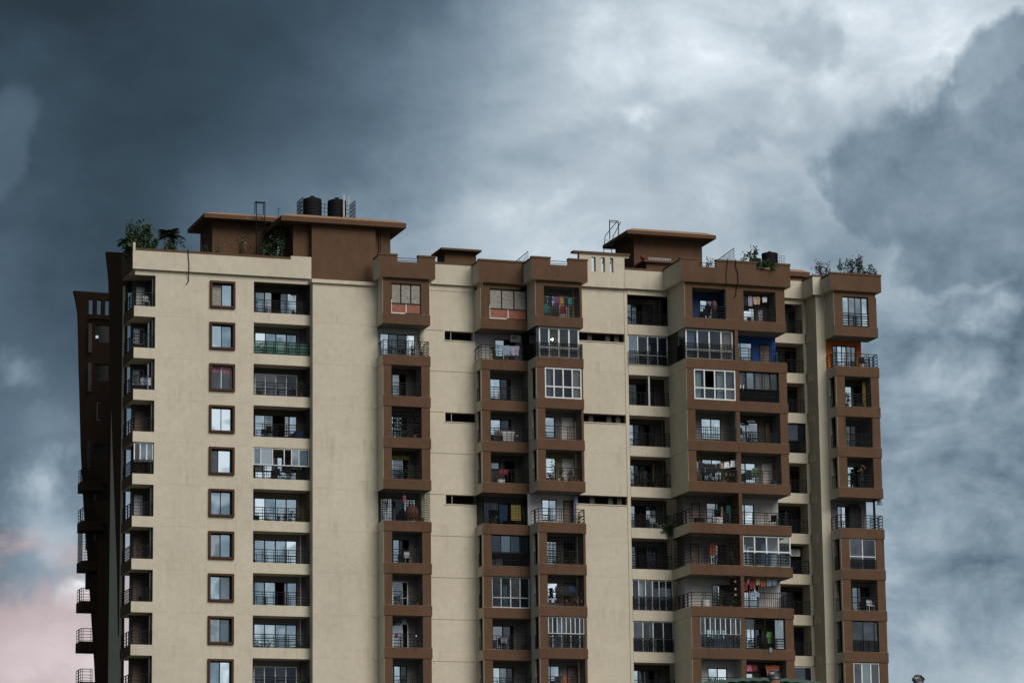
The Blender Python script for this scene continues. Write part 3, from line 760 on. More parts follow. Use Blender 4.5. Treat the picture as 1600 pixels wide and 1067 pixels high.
lower_bay(X0, X1, f, base)
# ---------- R1 recess
w = MB(); w.box(22.96, 23.2, -3.0, -1.0, 0, 54.86, 'cream'); w.box(23.2, 26.36, -3.0, -2.7, F(1), 54.86, 'cream'); w.box(23.2, 26.4, -3.0, -2, 0, F(NR + 1), 'cream'); w.build('wall', BL)
R1 = {1: ('innerdim', 'sgokk'), 2: None, 3: ('innerdim', 'kok'), 4: ('innerdim', 'rkkok'), 5: ('innerdim', 'rkkok'), 6: ('innerdim', 'roosk'), 7: ('innerdim', 'gookk'), 8: None, 9: None, 10: ('innerdim', 'rkkok')}
for r in range(1, NR + 1):
    s = MB(); s.box(23.2, 26.35, -3.03, -1.4, F(r + 1), B(r), 'cream'); s.build('balcony_slab', BL)
    if R1[r]:
        mk, pn = R1[r]; backwall(r, 23.2, 26.5, -1.6, mk, [(23.6, 25.7, .4, None, pn, 'black', {'widths': (1.1,) + (1,) * (len(pn) - 1)})])
        railing(BL, [(23.22, -2.9), (26.34, -2.9)], B(r), .98, 'g' if r == 6 else 'm')
    else:
        glazing(23.21, 26.35, B(r) + .02, F(r) - .02, -2.85, {2: 'sckk', 8: 'kckkck', 9: 'kckk'}[r], 'whitemetal', transom=B(r) + (.8 if r == 2 else 1.0), fw_=.08 if r == 2 else .06)
        room(23.21, 26.35, -2.7, 0, B(r), F(r)); railing(BL, [(23.22, -2.98 if r > 2 else -3.12), (26.3, -2.98 if r > 2 else -3.12)], B(r), 1.0, 'g')
    if r == 3: q = MB(); q.box(24.75, 24.87, -2.95, -2.85, B(r), F(r), 'pipe'); q.build('post', BL)
    if r == 7: cage(BL, [(23.22, -2.85), (26.34, -2.85)], B(r), F(r), .2, .2, .03)
    if r in (4, 5, 6, 1): q = MB(); q.tube((26.2, -1.8, B(r)), (26.2, -1.8, F(r)), .05, 'inner', 6); q.build('drain_pipe', BL)
w = MB(); w.box(22.95, 26.2, -3.3, -3.0, 54.86, 56.25, 'cream'); w.box(22.95, 26.2, -3.32, -2.98, 56.25, 56.4, 'brown'); w.box(23.2, 26.36, -3.04, -3.0005, 54.46, 54.86, 'cream'); w.build('parapet', BL)
# ---------- C4
X0, X1, f, base, yb = 26.36, 34.22, -6.5, -3.0, -5.0
DV = (30.20, 30.46)
C4 = {1: ((26.95, 29.6), (30.96, 33.5)), 3: ((26.95, 30.17), (30.47, 33.6)), 4: ((26.99, 30.18), (30.46, 33.61)), 5: ((27.0, 30.18), (30.46, 33.6)), 9: ((27.03, 30.17), (30.49, 33.57)), 10: ((27.03, 30.17), (30.49, 33.57))}
def c4body(r, mka, da, mkb, db):
    backwall(r, 26.5, 30.25, yb, mka, da); backwall(r, 30.4, 34.0, yb, mkb, db)
    q = MB(); q.box(30.22, 30.44, f + .281, yb, B(r), F(r), mka, right=mkb); q.build('balcony_wall', BL)
for r in range(1, NR + 1):
    if r in C4: bay_storey(r, X0, X1, f, base, yb, list(C4[r]))
    win = lambda p='rr', a=28.0, c=29.55, **k: (a, c, .36, 1.9, p, 'black', k)
    if r == 1:
        c4body(r, 'navy', [(28.1, 29.3, .55, None, 'rs', 'black', {})], 'innerdim', [(31.2, 32.45, .9, None, 'rr', 'black', {'widths': (.4, 1)})])
        for a, c in C4[r]: railing(BL, [(a, f + .15), (c, f + .15)], B(r), .95, 'h')
        q = MB(); q.box(26.95, 27.0, f + .28, yb, B(r), F(r), 'navy'); q.box(29.55, 29.6, f + .282, yb, B(r), F(r), 'navy'); q.build('balcony_wall', BL)
    if r == 2:
        glazing(26.45, 30.15, B(r) + .02, F(r) - .04, f + .3, 'ckkc', 'whitemetal', fw_=.1, transom=B(r) + .7); room(26.45, 30.15, f + .4, -3.2, B(r), F(r))
        q = MB(); q.box(26.38, 26.42, f + .35, -5.0, B(r), F(r) - .04, 'k'); q.build('pane', BL)
        railing(BL, [(26.32, -4.9), (26.32, f + .02), (30.18, f + .02)], B(r), 1.1, 'g')
        backwall(r, 30.3, 34.2, -4.6, 'blue', [(30.5, 32.3, .5, None, 'sr', 'black', {}), (32.9, 33.75, .55, None, 'D', '', {})])
        railing(BL, [(30.5, f + .06), (X1 - .05, f + .06), (X1 - .05, -4.7)], B(r), .95, 'h')
    if r == 3:
        a, c = C4[3]; glazing(a[0], a[1], B(r) + .02, F(r) - .02, f + .06, 'cocc', 'whitemetal', transom=B(r) + .86, fw_=.085, low='cccc'); room(a[0], a[1], f + .3, -3.2, B(r), F(r))
        glazing(c[0], c[1], B(r) + .9, F(r) - .02, f + .2, 'csccc', 'black'); room(c[0], c[1], f + .3, -3.2, B(r), F(r)); railing(BL, [(c[0], f + .1), (c[1], f + .1)], B(r), .95, 'g')
    if r == 4:
        c4body(r, 'inner', [win()], 'innerdim', [(30.6, 32.5, .5, None, 'rg', 'black', {}), (33.0, 33.5, .4, None, 'D', '', {})])
        railing(BL, [(27.0, f + .12), (30.17, f + .12)], B(r), 1.0, 'h'); railing(BL, [(30.48, f + .12), (33.6, f + .12)], B(r), .78, 'g')
    if r == 5:
        c4body(r, 'innercream', [win()], 'inner', [(30.6, 32.2, .5, None, 'rr', 'black', {}), (32.7, 33.5, .5, None, 'P', '', {})])
        railing(BL, [(27.0, f + .12), (30.17, f + .12)], B(r), .9, 'h'); railing(BL, [(30.48, f + .12), (33.58, f + .12)], B(r), .98, 'h')
    if r in (6, 7, 8):
        mka, mkb = {6: ('inner', 'white'), 7: ('inner', 'white'), 8: ('white', 'white')}[r]
        da = {6: [(27.35, 28.0, .5, None, 'D', '', {}), (28.5, 30.0, .45, 1.95, 'ss', 'black', {})], 7: [(27.2, 27.85, .5, None, 'D', '', {}), (28.7, 30.0, .5, 1.95, 'gr', 'black', {})],
              8: [(27.2, 28.2, .5, None, 'P', '', {}), (28.8, 30.3, .4, None, 'krr', 'black', {'widths': (.7, .7, 1)})]}[r]
        db = {6: [(30.75, 32.25, .45, 2.0, 'rr', 'black', {}), (32.75, 33.65, .5, None, 'P', '', {})], 7: [(31.0, 32.2, .5, 1.95, 'rr', 'black', {})], 8: [(31.0, 32.4, .4, None, 'rr', 'black', {}), (32.9, 33.8, .5, None, 'P', '', {})]}[r]
        backwall(r, 26.9, 30.3, -4.4, mka, da); backwall(r, 30.44, 34.15, -4.4, mkb, db)
        q = MB(); q.box(26.75, 26.9, -4.4, base, B(r), F(r), mka); q.build('balcony_wall', BL)
        q = MB(); q.box(DV[0], DV[1], f - .02, -4.4, B(r), F(r), 'brown'); q.build('bay_wall', BL)
        pa = [(26.42, -3.2), (26.42, f + .06), (30.18, f + .06)]; pb = [(30.48, f + .06), (X1 - .05, f + .06), (X1 - .05, -4.5)]
        if r == 6: railing(BL, pa, B(r), .98, 'h'); railing(BL, pb, B(r), .9, 'h')
        if r == 7:
            cage(BL, pa, B(r), F(r) - .02, .2, .24, .03); glazing(30.47, X1 - .02, B(r) + .02, F(r) - .04, f + .16, 'cccc', 'whitemetal', fw_=.09, transom=B(r) + 1.08); railing(BL, pb[:2], B(r), .9, 'h')
            cage(BL, pb[1:], B(r), B(r) + .9, .5, .3)
        if r == 8: railing(BL, pa, B(r), .98, 'h'); railing(BL, pb, B(r), 1.1, 'v')
    if r == 2: q = MB(); q.box(DV[0], DV[1], f + .0, -4.6, B(r), F(r), 'brown'); q.build('bay_wall', BL)
    if r == 9:
        c4body(r, 'inner', [(28.0, 29.9, .7, None, 'rsr', 'black', {})], 'innercream', [(30.6, 32.35, .6, None, 'rrk', 'black', {})])
        a, c = C4[9]; glazing(a[0], a[1], B(r) + .02, F(r) - .02, f + .14, 'cccccccc', 'whitemetal', transom=B(r) + 1.0, fw_=.055); railing(BL, [(a[0], f + .05), (a[1], f + .05)], B(r), .98, 'g')
        glazing(c[0], c[1], B(r) + .02, F(r) - .02, f + .16, 'coos', 'black', fw_=.06); railing(BL, [(c[0], f + .08), (c[1], f + .08)], B(r), .8, 'h')
    if r == 10:
        c4body(r, 'white', [(28.1, 29.6, .5, None, 'rr', 'black', {})], 'innerdim', [(30.6, 31.6, .8, None, 'r', 'black', {}), (32.2, 33.2, .4, None, 'O', 'black', {})])
        for a, c in C4[r]: railing(BL, [(a, f + .15), (c, f + .15)], B(r), .95, 'h')
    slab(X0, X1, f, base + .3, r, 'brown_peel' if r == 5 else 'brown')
lower_bay(X0, X1, f, base)
b = MB()
for r in range(2, 12): b.box(26.30, 26.344, -4.0, -3.001, F(r), F(r) + .06, 'cream')
b.build('band', BL)
# ---------- R2 recess, pier
for r in range(1, NR + 1):
    s = MB(); s.box(33.5, 37.25, -3.05, -1.4, F(r + 1), B(r), 'cream'); s.build('balcony_slab', BL)
    s = MB(); s.box(37.12, 37.36, -3.0, -1.6, B(r), F(r), 'cream'); s.build('balcony_wall', BL)
    pn = {1: 'srsk', 2: 'kkok', 3: 'kok', 4: 'okk', 5: 'kko', 6: 'okk', 7: 'kkk', 8: 'kko', 9: 'kkk', 10: 'kk'}[r]
    backwall(r, 33.9, 37.3, -1.6, 'innerdim', [(35.3, 37.05, .35, None, pn, 'black', {})])
    if r == 10: glazing(34.0, 37.1, B(r) - .2, F(r) - .02, -2.9, 'kk', 'whitemetal', fw_=.08)
    else: railing(BL, [(34.0, -2.9), (37.1, -2.9)], B(r), 1.0 if r != 4 else .9, 'g' if r in (1, 4) else 'm')
    if r == 4: glazing(34.0, 37.1, B(r) + .9, F(r) - .05, -2.85, 'ck', 'black')
w = MB(); w.box(33.5, 37.3, -3.0, -2.7, F(1), 54.86, 'cream'); w.box(33.5, 37.36, -3.0, -2, 0, F(NR + 1), 'cream'); w.box(37.36, 38.07, -4.95, -3.0, 0, 55.1, 'cream')
w.box(37.36, 40.6, -2.9999, 6, 0, 55.1, 'cream'); w.build('wall', BL)
b = MB()
for r in range(1, 12): b.box(37.32, 37.359, -4.1, -3.06, F(r), F(r) + .5, 'cream')
b.box(37.355, 38.07, -4.99, -4.951, F(10), F(10) + .08, 'cream'); b.build('band', BL)
w = MB(); w.box(34.6, 37.2, -3.3, -3.0, 54.86, 56.2, 'cream'); w.box(34.6, 37.2, -3.32, -2.98, 56.2, 56.34, 'brown')
w.box(37.06, 37.3, -5.2, -3.0, 54.8, 56.15, 'cream'); w.box(37.3, 37.85, -5.2, -4.9, 54.8, 56.15, 'cream'); w.box(37.04, 37.85, -5.22, -3.0, 56.15, 56.28, 'brown')
w.build('parapet', BL)
# ---------- C5
X0, X1, f, base, yb = 38.10, 41.52, -6.6, -4.95, -5.1
for r in range(1, NR + 1):
    op = (38.78, 40.87)
    if r in (2, 6):
        mk = 'orange' if r == 2 else 'inner'; pn = 'srrss' if r == 2 else 'sroos'
        backwall(r, X0 - .05, 40.95, -4.90, mk, [(38.6, 40.5, .40, None, pn, 'black', {'widths': (1, 1, 1.2, 1.2, 1)} if r == 6 else {})])
        railing(BL, [(X0 + .05, -4.97), (X0 + .05, f + .06), (X1 - .05, f + .06), (X1 - .05, -4.4)], B(r), .98, 'h')
        q = MB(); q.box(X1 - .5, X1, -4.96, -4.4, F(r) - .001, F(r), 'inner')
        if r == 6: q = MB(); q.tube((40.95, f + .3, B(r)), (40.95, f + .3, F(r)), .09, 'black', 6); q.build('post', BL)
    else:
        bay_storey(r, X0, X1, f, base, yb, [op], side=None if r == 1 else (-6.0, -5.3))
        if r in (1, 9): 
            glazing(op[0], op[1], B(r) + .02, F(r) - .02, f + .14, 'rssr' if r == 1 else 'kkk', 'black', transom=B(r) + 1.0 if r == 1 else None, widths=None if r == 1 else (1, 1, .35))
            room(op[0], op[1], f + .3, -5.0, B(r), F(r)); railing(BL, [(op[0], f + .06), (op[1], f + .06)], B(r), .82, 'h' if r == 1 else 'g')
        elif r == 7: glazing(op[0], op[1], B(r) + .02, F(r) - .02, f + .14, 'kk', 'whitemetal', transom=B(r) + .95); room(op[0], op[1], f + .3, -5.0, B(r), F(r)); railing(BL, [(op[0], f + .04), (op[1], f + .04)], B(r), .72, 'g')
        elif r == 10: glazing(op[0], op[1], B(r) + .15, F(r) - .03, f + .14, 'ksk', 'whitemetal', fw_=.09); room(op[0], op[1], f + .3, -5.0, B(r), F(r)); q = MB(); q.box(op[0], op[1], f + .1, f + .2, B(r), B(r) + .149, 'brown'); q.build('sill', BL)
        else:
            ds = {3: [(38.9, 40.0, .45, None, 'rr', 'black', {}), (40.1, 40.7, .45, None, 'O', 'black', {})], 4: [(39.0, 40.6, .4, None, 'sk', 'black', {})],
                  5: [(38.9, 40.0, .45, None, 'rr', 'black', {}), (40.02, 40.8, .45, None, 'O', 'black', {})], 8: [(38.9, 40.9, .35, None, 'rskk', 'black', {'widths': (1.3, .9, 1, 1)})]}[r]
            backwall(r, 38.24, 41.4, yb, {3: 'innerdim', 4: 'innerdim', 5: 'inner', 8: 'inner'}[r], ds)
            railing(BL, [(op[0], f + .12), (op[1], f + .12)], B(r), .98, 'g' if r == 4 else 'h')
            if r == 4: cage(BL, [(op[0] - .08, f - .12), (op[1], f - .12)], B(r) + .85, F(r) - .05, .13, .13, .02)
        if r > 1: railing(BL, [(X0 + .05, -5.98), (X0 + .05, -5.32)], B(r), .95, 'm')
    slab(X0, X1, f, base + .2, r)
lower_bay(X0, X1, f, base)

# ---- crenelled brown parapets over the bays --------------------------
def parapet(X0, X1, f, base, notches, zt=56.42, cap=True, prj=.32, low=56.0, side_base=None):
    w = MB(); y0 = f - prj; z0 = 54.86; xl, xr = X0 - .38, X1 + .36
    w.box(xl, xr, y0, y0 + .3, z0, low, 'brown', left='cream', bottom='cream'); x = xl
    for (a, c) in notches + [(xr, None)]:
        w.box(x, a, y0, y0 + .3, low, zt, 'brown', left='cream'); w.box(x - .03, a + .03, y0 - .05, y0 + .34, zt, zt + .13, 'brown')
        x = c if c else x
    sb = side_base if side_base is not None else base - .25
    w.box(xl, xl + .3, y0 + .3, sb, z0, zt - .1, 'cream'); w.box(xl - .02, xl + .33, y0 + .345, sb, zt - .1, zt + .04, 'brown')
    w.box(xl + .3, xr, y0 + .3, base + 1, z0, z0 + .12, 'cream'); w.box(xr - .3, xr, y0 + .3, base - .25, z0 + .12, zt - .1, 'brown')
    w.build('parapet', BL)
    for (a, c) in notches:
        q = MB()
        for z in (low + .12, low + .30): q.tube((a - .2, y0 + .15, z), (c + .2, y0 + .15, z), .025, 'black', 5)
        q.build('rail', BL)
    v = MB(); v.box(X0, X1, f, f + .25, F(1), 54.859, 'brown'); v.box(X0 - .015, X0, f + .002, base, F(1), 54.859, 'cream'); v.box(X0, X1, f + .25, base + .6, F(1) + .002, F(1) + .1, 'inner'); v.build('bay_wall', BL)
parapet(4.79, 8.28, -2.2, -.75, [(5.80, 7.36)])
parapet(12.3, 15.2, -2.3, -.75, [])
parapet(15.70, 19.25, -4.2, -2.3, [(16.76, 18.15)])
parapet(26.36, 34.22, -6.5, -3.0, [(27.35, 28.75), (31.9, 33.4)], zt=56.47)
parapet(38.10, 41.45, -6.6, -4.95, [], zt=56.05)

# ---- main roof and core ---------------------------------------------
w = MB(); w.box(-8.5, 37.0, 4.6, 14, 0, 54.8, 'cream'); w.build('core_wall', BL)
w = MB(); w.box(-12.7, 12.0, .31, 8, 54.88, 55.0, 'innerdim'); w.box(12.0, 37.2, -2.3, 14, 54.88, 55.0, 'innerdim'); w.build('roof', BL)

# roof houses with hipped, overhanging lids
def roofhouse(x0, x1, y0, y1, zb, zt, ov, th_, rise, inset, mk='roofbrown', ovb=None, nm='roof_house_wall', wk='brown'):
    w = MB(); w.box(x0, x1, y0, y1, zb, zt, wk); w.build(nm, BL)
    l, rr, fr_, bk = ov; X_0, X_1, Y_0, Y_1 = x0 - l, x1 + rr, y0 - fr_, y1 + bk; z = zt + .001; i = inset
    b = MB(); lo = [(X_0, Y_0), (X_1, Y_0), (X_1, Y_1), (X_0, Y_1)]; hi = [(X_0 + i, Y_0 + i), (X_1 - i, Y_0 + i), (X_1 - i, Y_1 - i), (X_0 + i, Y_1 - i)]
    b.face([(x, y, z) for x, y in reversed(lo)], 'brown')
    for j in range(4):
        a, c = lo[j], lo[(j + 1) % 4]; d, e2 = hi[j], hi[(j + 1) % 4]
        b.face([(*a, z), (*c, z), (*c, z + th_), (*a, z + th_)], 'brown_peel'); b.face([(*a, z + th_), (*c, z + th_), (*e2, z + th_ + rise), (*d, z + th_ + rise)], mk)
    b.face([(x, y, z + th_ + rise) for x, y in hi], mk)
    return b.build('roof_slab', BL)
roofhouse(-1.21, 6.11, .3, 4.15, 54.9, 58.9, (1.2, .85, 1.2, .2), .36, .30, .65)
roofhouse(-6.18, -1.3, 4.5, 8.36, 54.9, 59.78, (.9, 1.5, 1.2, .3), .30, .26, .65)
roofhouse(11.1, 13.54, 3.0, 4.9, 54.9, 58.28, (.45, .25, .6, .1), .14, .05, .25)
roofhouse(25.08, 30.55, .4, 4.4, 54.9, 59.62, (.95, .68, 1.2, .2), .26, .30, .65)
roofhouse(25.45, 27.6, -1.2, .39, 54.9, 57.38, (.31, .03, .3, 0), .14, .03, .1)
roofhouse(34.5, 38.4, -.7, 3, 54.9, 57.1, (.2, .3, .3, 0), .35, .28, .5)
b = MB()
for (p0, p1) in (((2.4, 57.9), (2.4, 57.1)), ((2.4, 57.1), (3.7, 57.1))): 
    if p0[0] == p1[0]: b.box(p0[0], p0[0] + .05, -.33, -.301, p1[1], p0[1], 'door')
    else: b.box(p0[0] + .051, p1[0], .27, .299, 57.07, 57.12, 'door')
b = MB(); b.box(2.35, 2.40, .26, .299, 57.95, 58.75, 'door'); b.box(2.40, 3.95, .26, .299, 57.95, 58.0, 'door'); b.build('wall_trim', BL)
b = MB(); b.tube((5.25, .2, 56.6), (5.25, .2, 58.9), .05, 'brown', 6); b.tube((5.42, .2, 56.6), (5.42, .2, 58.9), .04, 'rust', 6); b.build('drain_pipe', BL)
b = MB(); b.tube((11.1, 2.8, 57.05), (13.2, 2.8, 57.0), .04, 'inner', 6); b.tube((13.2, 2.8, 57.0), (13.3, 2.8, 56.6), .04, 'inner', 6); b.build('pipe', BL)

# brackets of rails on the roofs
def ladder(x0, x1, y, zb, zt, z_roof, label_hoop=True, lean=0):
    b = MB(); r_ = .034
    for x in (x0, x1):
        b.tube((x, y, zb), (x + lean, y, zt), r_, 'black', 5); b.tube((x + .12 * 0, y + .45, z_roof), (x + lean, y + .45, zt), r_, 'black', 5); b.tube((x + lean, y, zt), (x + lean, y + .45, zt), r_, 'black', 5)
    b.tube((x0 + lean, y + .45, zt), (x1 + lean, y + .45, zt), r_, 'black', 5); b.tube((x0 + lean, y, zt - .05), (x1 + lean, y, zt - .05), r_, 'black', 5)
    n = int((zt - zb) / .35)
    for i in range(n - 2): z = zb + .3 + i * .35; t_ = (z - zb) / (zt - zb); b.tube((x0 + lean * t_, y, z), (x1 + lean * t_, y, z), .014, 'black', 4)
    return b.build('ladder', BL)
ladder(-3.25, -2.62, 3.05, 56.0, 61.15, 60.3)
b = MB()
for dx in (0, .62):
    b.tube((22.35 + dx, -.2, 57.3), (22.60 + dx, -.2, 59.45), .03, 'black', 5); b.tube((22.60 + dx, -.2, 59.45), (23.55 + dx * .5, -.2, 60.6), .03, 'black', 5)
for i in range(6):
    t_ = i / 6; b.tube((22.35 + .25 * t_, -.2, 57.4 + 2.05 * t_), (22.97 + .25 * t_, -.2, 57.4 + 2.05 * t_), .015, 'black', 4)
for (x, y) in ((22.95, -.2), (23.15, .3), (23.65, -.2), (23.85, .3)): b.tube((x, y, 59.3), (x, y, 60.65), .03, 'black', 5)
for p_, q_ in (((22.95, -.2), (23.65, -.2)), ((23.15, .3), (23.85, .3)), ((22.95, -.2), (23.15, .3)), ((23.65, -.2), (23.85, .3))): b.tube((*p_, 60.65), (*q_, 60.65), .03, 'black', 5)
b.build('ladder', BL)
def stair_rail(x0, x1, y, z0, za, zb_):
    b = MB(); n = int((x1 - x0) / .09)
    b.tube((x0, y, za), (x1, y, zb_), .03, 'black', 5); b.tube((x0, y, z0), (x1, y, z0), .02, 'black', 5)
    for i in range(n + 1):
        x = x0 + (x1 - x0) * i / n; b.tube((x, y, z0), (x, y, za + (zb_ - za) * i / n), .022 if i in (0, n, n // 2) else .012, 'black', 4)
    for k in range(1, 8): t_ = k / 8; b.tube((x0 + (x1 - x0) * t_, y, z0 + (zb_ - z0) * 0), (x1, y, z0 + (zb_ - z0) * (1 - t_)), .008, 'black', 3)
    return b.build('stair_railing', BL)
stair_rail(15.34, 16.59, 0, 56.5, 56.9, 57.95); stair_rail(30.6, 32.15, -2, 57.2, 57.55, 58.7)

# ======================================================================
# loose things
# ======================================================================
ROW = {1: 'top', 2: 'second', 3: 'third', 4: 'fourth', 5: 'fifth', 6: 'sixth', 7: 'seventh', 8: 'eighth', 9: 'ninth', 10: 'tenth'}
BAY = {'L': 'left corner stack', 'A': 'cream balcony stack', '1': 'first brown bay', '2': 'second brown bay', '3': 'third brown bay',
       'R': 'left recess', '4a': 'widest bay left', '4b': 'widest bay right', 'Q': 'right narrow recess', '5': 'rightmost bay'}
def at_(c, r): return f'{ROW[r]} row, {BAY[c]}'
def leafmesh(b, c, rx, ry, rz, n, s, mk, seed=0):
    q = random.Random(seed); c = Vector(c)
    cl = [(Vector((q.uniform(-.75, .75) * rx, q.uniform(-.75, .75) * ry, q.uniform(-.7, .9) * rz)), q.uniform(.25, .5)) for _ in range(max(4, n // 28))]
    for i in range(int(n * (2.2 if s > .12 else 1.3))):
        o, k = q.choice(cl); p = c + o + Vector((q.gauss(0, k * .6) * rx, q.gauss(0, k * .6) * ry, q.gauss(0, k * .6) * rz))
        d = Vector((q.uniform(-1, 1), q.uniform(-1, 1), q.uniform(-.6, 1))).normalized(); w = d.orthogonal().normalized(); w.rotate(Matrix.Rotation(q.uniform(0, 6.3), 3, d))
        L_ = s * q.uniform(.6, 1.3); b.face([p, p + d * L_ * .5 + w * L_ * .28, p + d * L_, p + d * L_ * .5 - w * L_ * .28], mk if q.random() < .8 else ('leaf2' if mk == 'leaf' else mk))
def plant(x, y, z, h, w, label, n=160, mk='leaf', flower=None, pot=True, leaf=.13, grp=None, name='potted_plant', seed=None):
    seed = seed or int(abs(x * 131 + z * 17)); q = random.Random(seed); t = empty(name, (x, y, z)); tag(t, label, 'plant', grp)
    ph = min(.28, h * .3)
    if pot: b = MB(); b.lathe(x, y, [(.09, z), (.14, z + ph), (.155, z + ph), (.12, z + ph - .03)], 'pot', 10); b.build('pot', t, (x, y, z))
    b = MB()
    for i in range(4): b.tube((x, y, z + (ph * .6 if pot else 0)), (x + q.uniform(-.5, .5) * w, y + q.uniform(-.3, .3) * w, z + h * q.uniform(.6, .95)), .014, 'bark', 4, .006)
    b.build('stem', t, (x, y, z))
    b = MB(); leafmesh(b, (x, y, z + ph + (h - ph) * .5), w * .55, w * .5, (h - ph) * .52, n, leaf, mk, seed); b.build('foliage', t, (x, y, z))
    if flower:
        b = MB(); leafmesh(b, (x, y, z + h * .7), w * .45, w * .4, h * .3, 22, leaf * .9, flower, seed + 1); b.build('flowers', t, (x, y, z))
    return t
def cloth(x, z, w, h, y, mk, label, cat='laundry', sleeves=False, grp='laundry on the balconies', name='garment'):
    q = random.Random(int(x * 97 + z * 31)); b = MB(); nx, nz = 6, 5; P = {}
    for i in range(nx + 1):
        for j in range(nz + 1):
            u, v = i / nx, j / nz; xx = x + w * (u - .5) * (1 + .12 * math.sin(v * 3 + x)) ; 
            P[i, j] = (xx, y + .035 * math.sin(u * 9 + x * 5) * v + .02 * q.uniform(-1, 1), z - h * v - .02 * math.sin(u * 7) - (.05 * q.random() if j == nz else 0))
    for i in range(nx):
        for j in range(nz): b.face([P[i, j + 1], P[i + 1, j + 1], P[i + 1, j], P[i, j]], mk)
    if sleeves:
        for sgn in (-1, 1):
            a = x + sgn * w * .5; b.face([(a, y, z), (a + sgn * w * .32, y, z - h * .42), (a + sgn * w * .14, y, z - h * .5), (a, y, z - h * .3)][::sgn], mk)
    o = b.build(name, None, (x, y, z)); md = o.modifiers.new('thickness', 'SOLIDIFY'); md.thickness = .012
    return tag(o, label, cat, grp)
def chair(x, y, z, mk, label, rz=0, grp='balcony chairs'):
    t = empty('chair', (x, y, z)); tag(t, label, 'chair', grp); t.rotation_euler = (0, 0, 0); c_, s_2 = math.cos(rz), math.sin(rz)
    def bx(nm, x0, x1, y0, y1, z0, z1):
        b = MB(); b.box(x0, x1, y0, y1, z0, z1, mk); b.v = [(x + a * c_ - bb * s_2, y + a * s_2 + bb * c_, z + c) for a, bb, c in b.v]; b.build(nm, t, (x, y, z), bevel=.01)
    bx('seat', -.24, .24, -.24, .24, .42, .47); bx('backrest', -.23, .23, .20, .24, .52, .92)
    for i, (a, b_) in enumerate(((-.22, -.22), (.18, -.22), (-.22, .19), (.18, .19))): bx('leg', a, a + .04, b_, b_ + .04, 0, .42 if i < 2 else .92)
    for a in (-.25, .21): bx('armrest', a, a + .04, -.2, .19, .64, .67)
    return t
def acunit(x, y, z, label):
    t = empty('air_conditioner', (x, y, z)); tag(t, label, 'air conditioner', 'outdoor units of air conditioners')
    b = MB(); b.box(x - .38, x + .38, y - .14, y + .14, z, z + .52, 'whitemetal'); b.build('casing', t, (x, y, z), bevel=.02)
    b = MB(); 
    for rr in (.06, .11, .16, .2):
        for k in range(16): a0, a1 = k * math.pi / 8, (k + 1) * math.pi / 8; b.tube((x - .1 + rr * math.cos(a0), y - .155, z + .26 + rr * math.sin(a0)), (x - .1 + rr * math.cos(a1), y - .155, z + .26 + rr * math.sin(a1)), .008, 'black', 3)
    b.build('fan_guard', t, (x, y, z)); return t
def boxthing(name, x, y, z, w, d, h, mk, label, cat, grp=None, lid=None):
    t = empty(name, (x, y, z)); tag(t, label, cat, grp); b = MB(); b.box(x - w / 2, x + w / 2, y - d / 2, y + d / 2, z, z + h, mk); b.build('body', t, (x, y, z), bevel=.015)
    b = MB(); b.box(x - w / 2 - .01, x + w / 2 + .01, y - d / 2 - .01, y + d / 2 + .01, z + h + .001, z + h + .04, lid or mk); b.build('lid', t, (x, y, z), bevel=.008); return t
def bucket(x, y, z, mk, label, r_=.15, h=.3, grp=None):
    b = MB(); b.lathe(x, y, [(r_ * .75, z), (r_, z + h), (r_ * 1.08, z + h), (r_ * .9, z + h - .02), (r_ * .7, z + .03)], mk, 14); o = b.build('bucket', None, (x, y, z), smooth=False); return tag(o, label, 'bucket', grp)
def line_(pts, r_, mk, label, name='cable', cat='cable', grp=None):
    b = MB()
    for p, q in zip(pts[:-1], pts[1:]): b.tube(p, q, r_, mk, 5)
    o = b.build(name, None, pts[0]); return tag(o, label, cat, grp)
def lamp(x, y, z, label):
    t = empty('ceiling_lamp', (x, y, z)); tag(t, label, 'lamp'); b = MB(); b.lathe(x, y, [(.03, z - .09), (.09, z - .06), (.10, z - .02), (.05, z)], 'lamp', 12); b.build('bulb', t, (x, y, z)); b = MB(); b.lathe(x, y, [(.06, z + .001), (.06, z + .03)], 'whitemetal', 10); b.build('base', t, (x, y, z)); return t

# ---- roof garden ----------------------------------------------------
zr = 55.0
def frond_palm(x, y, z, h, n, label, lean=(0, 0), L=1.1, grp=None, droop=1.0, seed=1):
    q = random.Random(seed); t = empty('palm', (x, y, z)); tag(t, label, 'palm', grp); b = MB(); b.tube((x, y, z), (x + lean[0] * .5, y, z + h * .55), .07, 'bark', 7, .05); b.build('trunk', t, (x, y, z))
    b = MB(); c = Vector((x + lean[0] * .5, y, z + h * .55))
    for k in range(n):
        a = 2 * math.pi * k / n + q.uniform(-.3, .3); e_ = q.uniform(.5, 1.3); pr = c; Lk = L * q.uniform(.7, 1.15)
        for j in range(1, 9):
            f_ = j / 8; ang = e_ - droop * f_ * 1.6; d = Vector((math.cos(a) * math.cos(ang) + lean[0] * .3, math.sin(a) * math.cos(ang), math.sin(ang)))
            p = pr + d * Lk / 8; b.tube(pr, p, .012, 'leaf', 3)
            sd_ = d.cross(Vector((0, 0, 1))); sd_ = sd_.normalized() if sd_.length > .01 else Vector((1, 0, 0)); ll = .36 * Lk * math.sin(math.pi * min(1, f_ * .85 + .12))
            for sg in (-1, 1):
                tip = p + sd_ * sg * ll + d * ll * .5 - Vector((0, 0, ll * .35)); b.face([p, p + d * .13, tip], 'leaf2' if q.random() < .3 else 'leaf'); pm_ = pr.lerp(p, .5); b.face([pm_, pm_ + d * .13, tip - d * Lk / 16], 'leaf')
            pr = p
    b.build('fronds', t, (x, y, z)); return t
RG = 'roof garden plants'
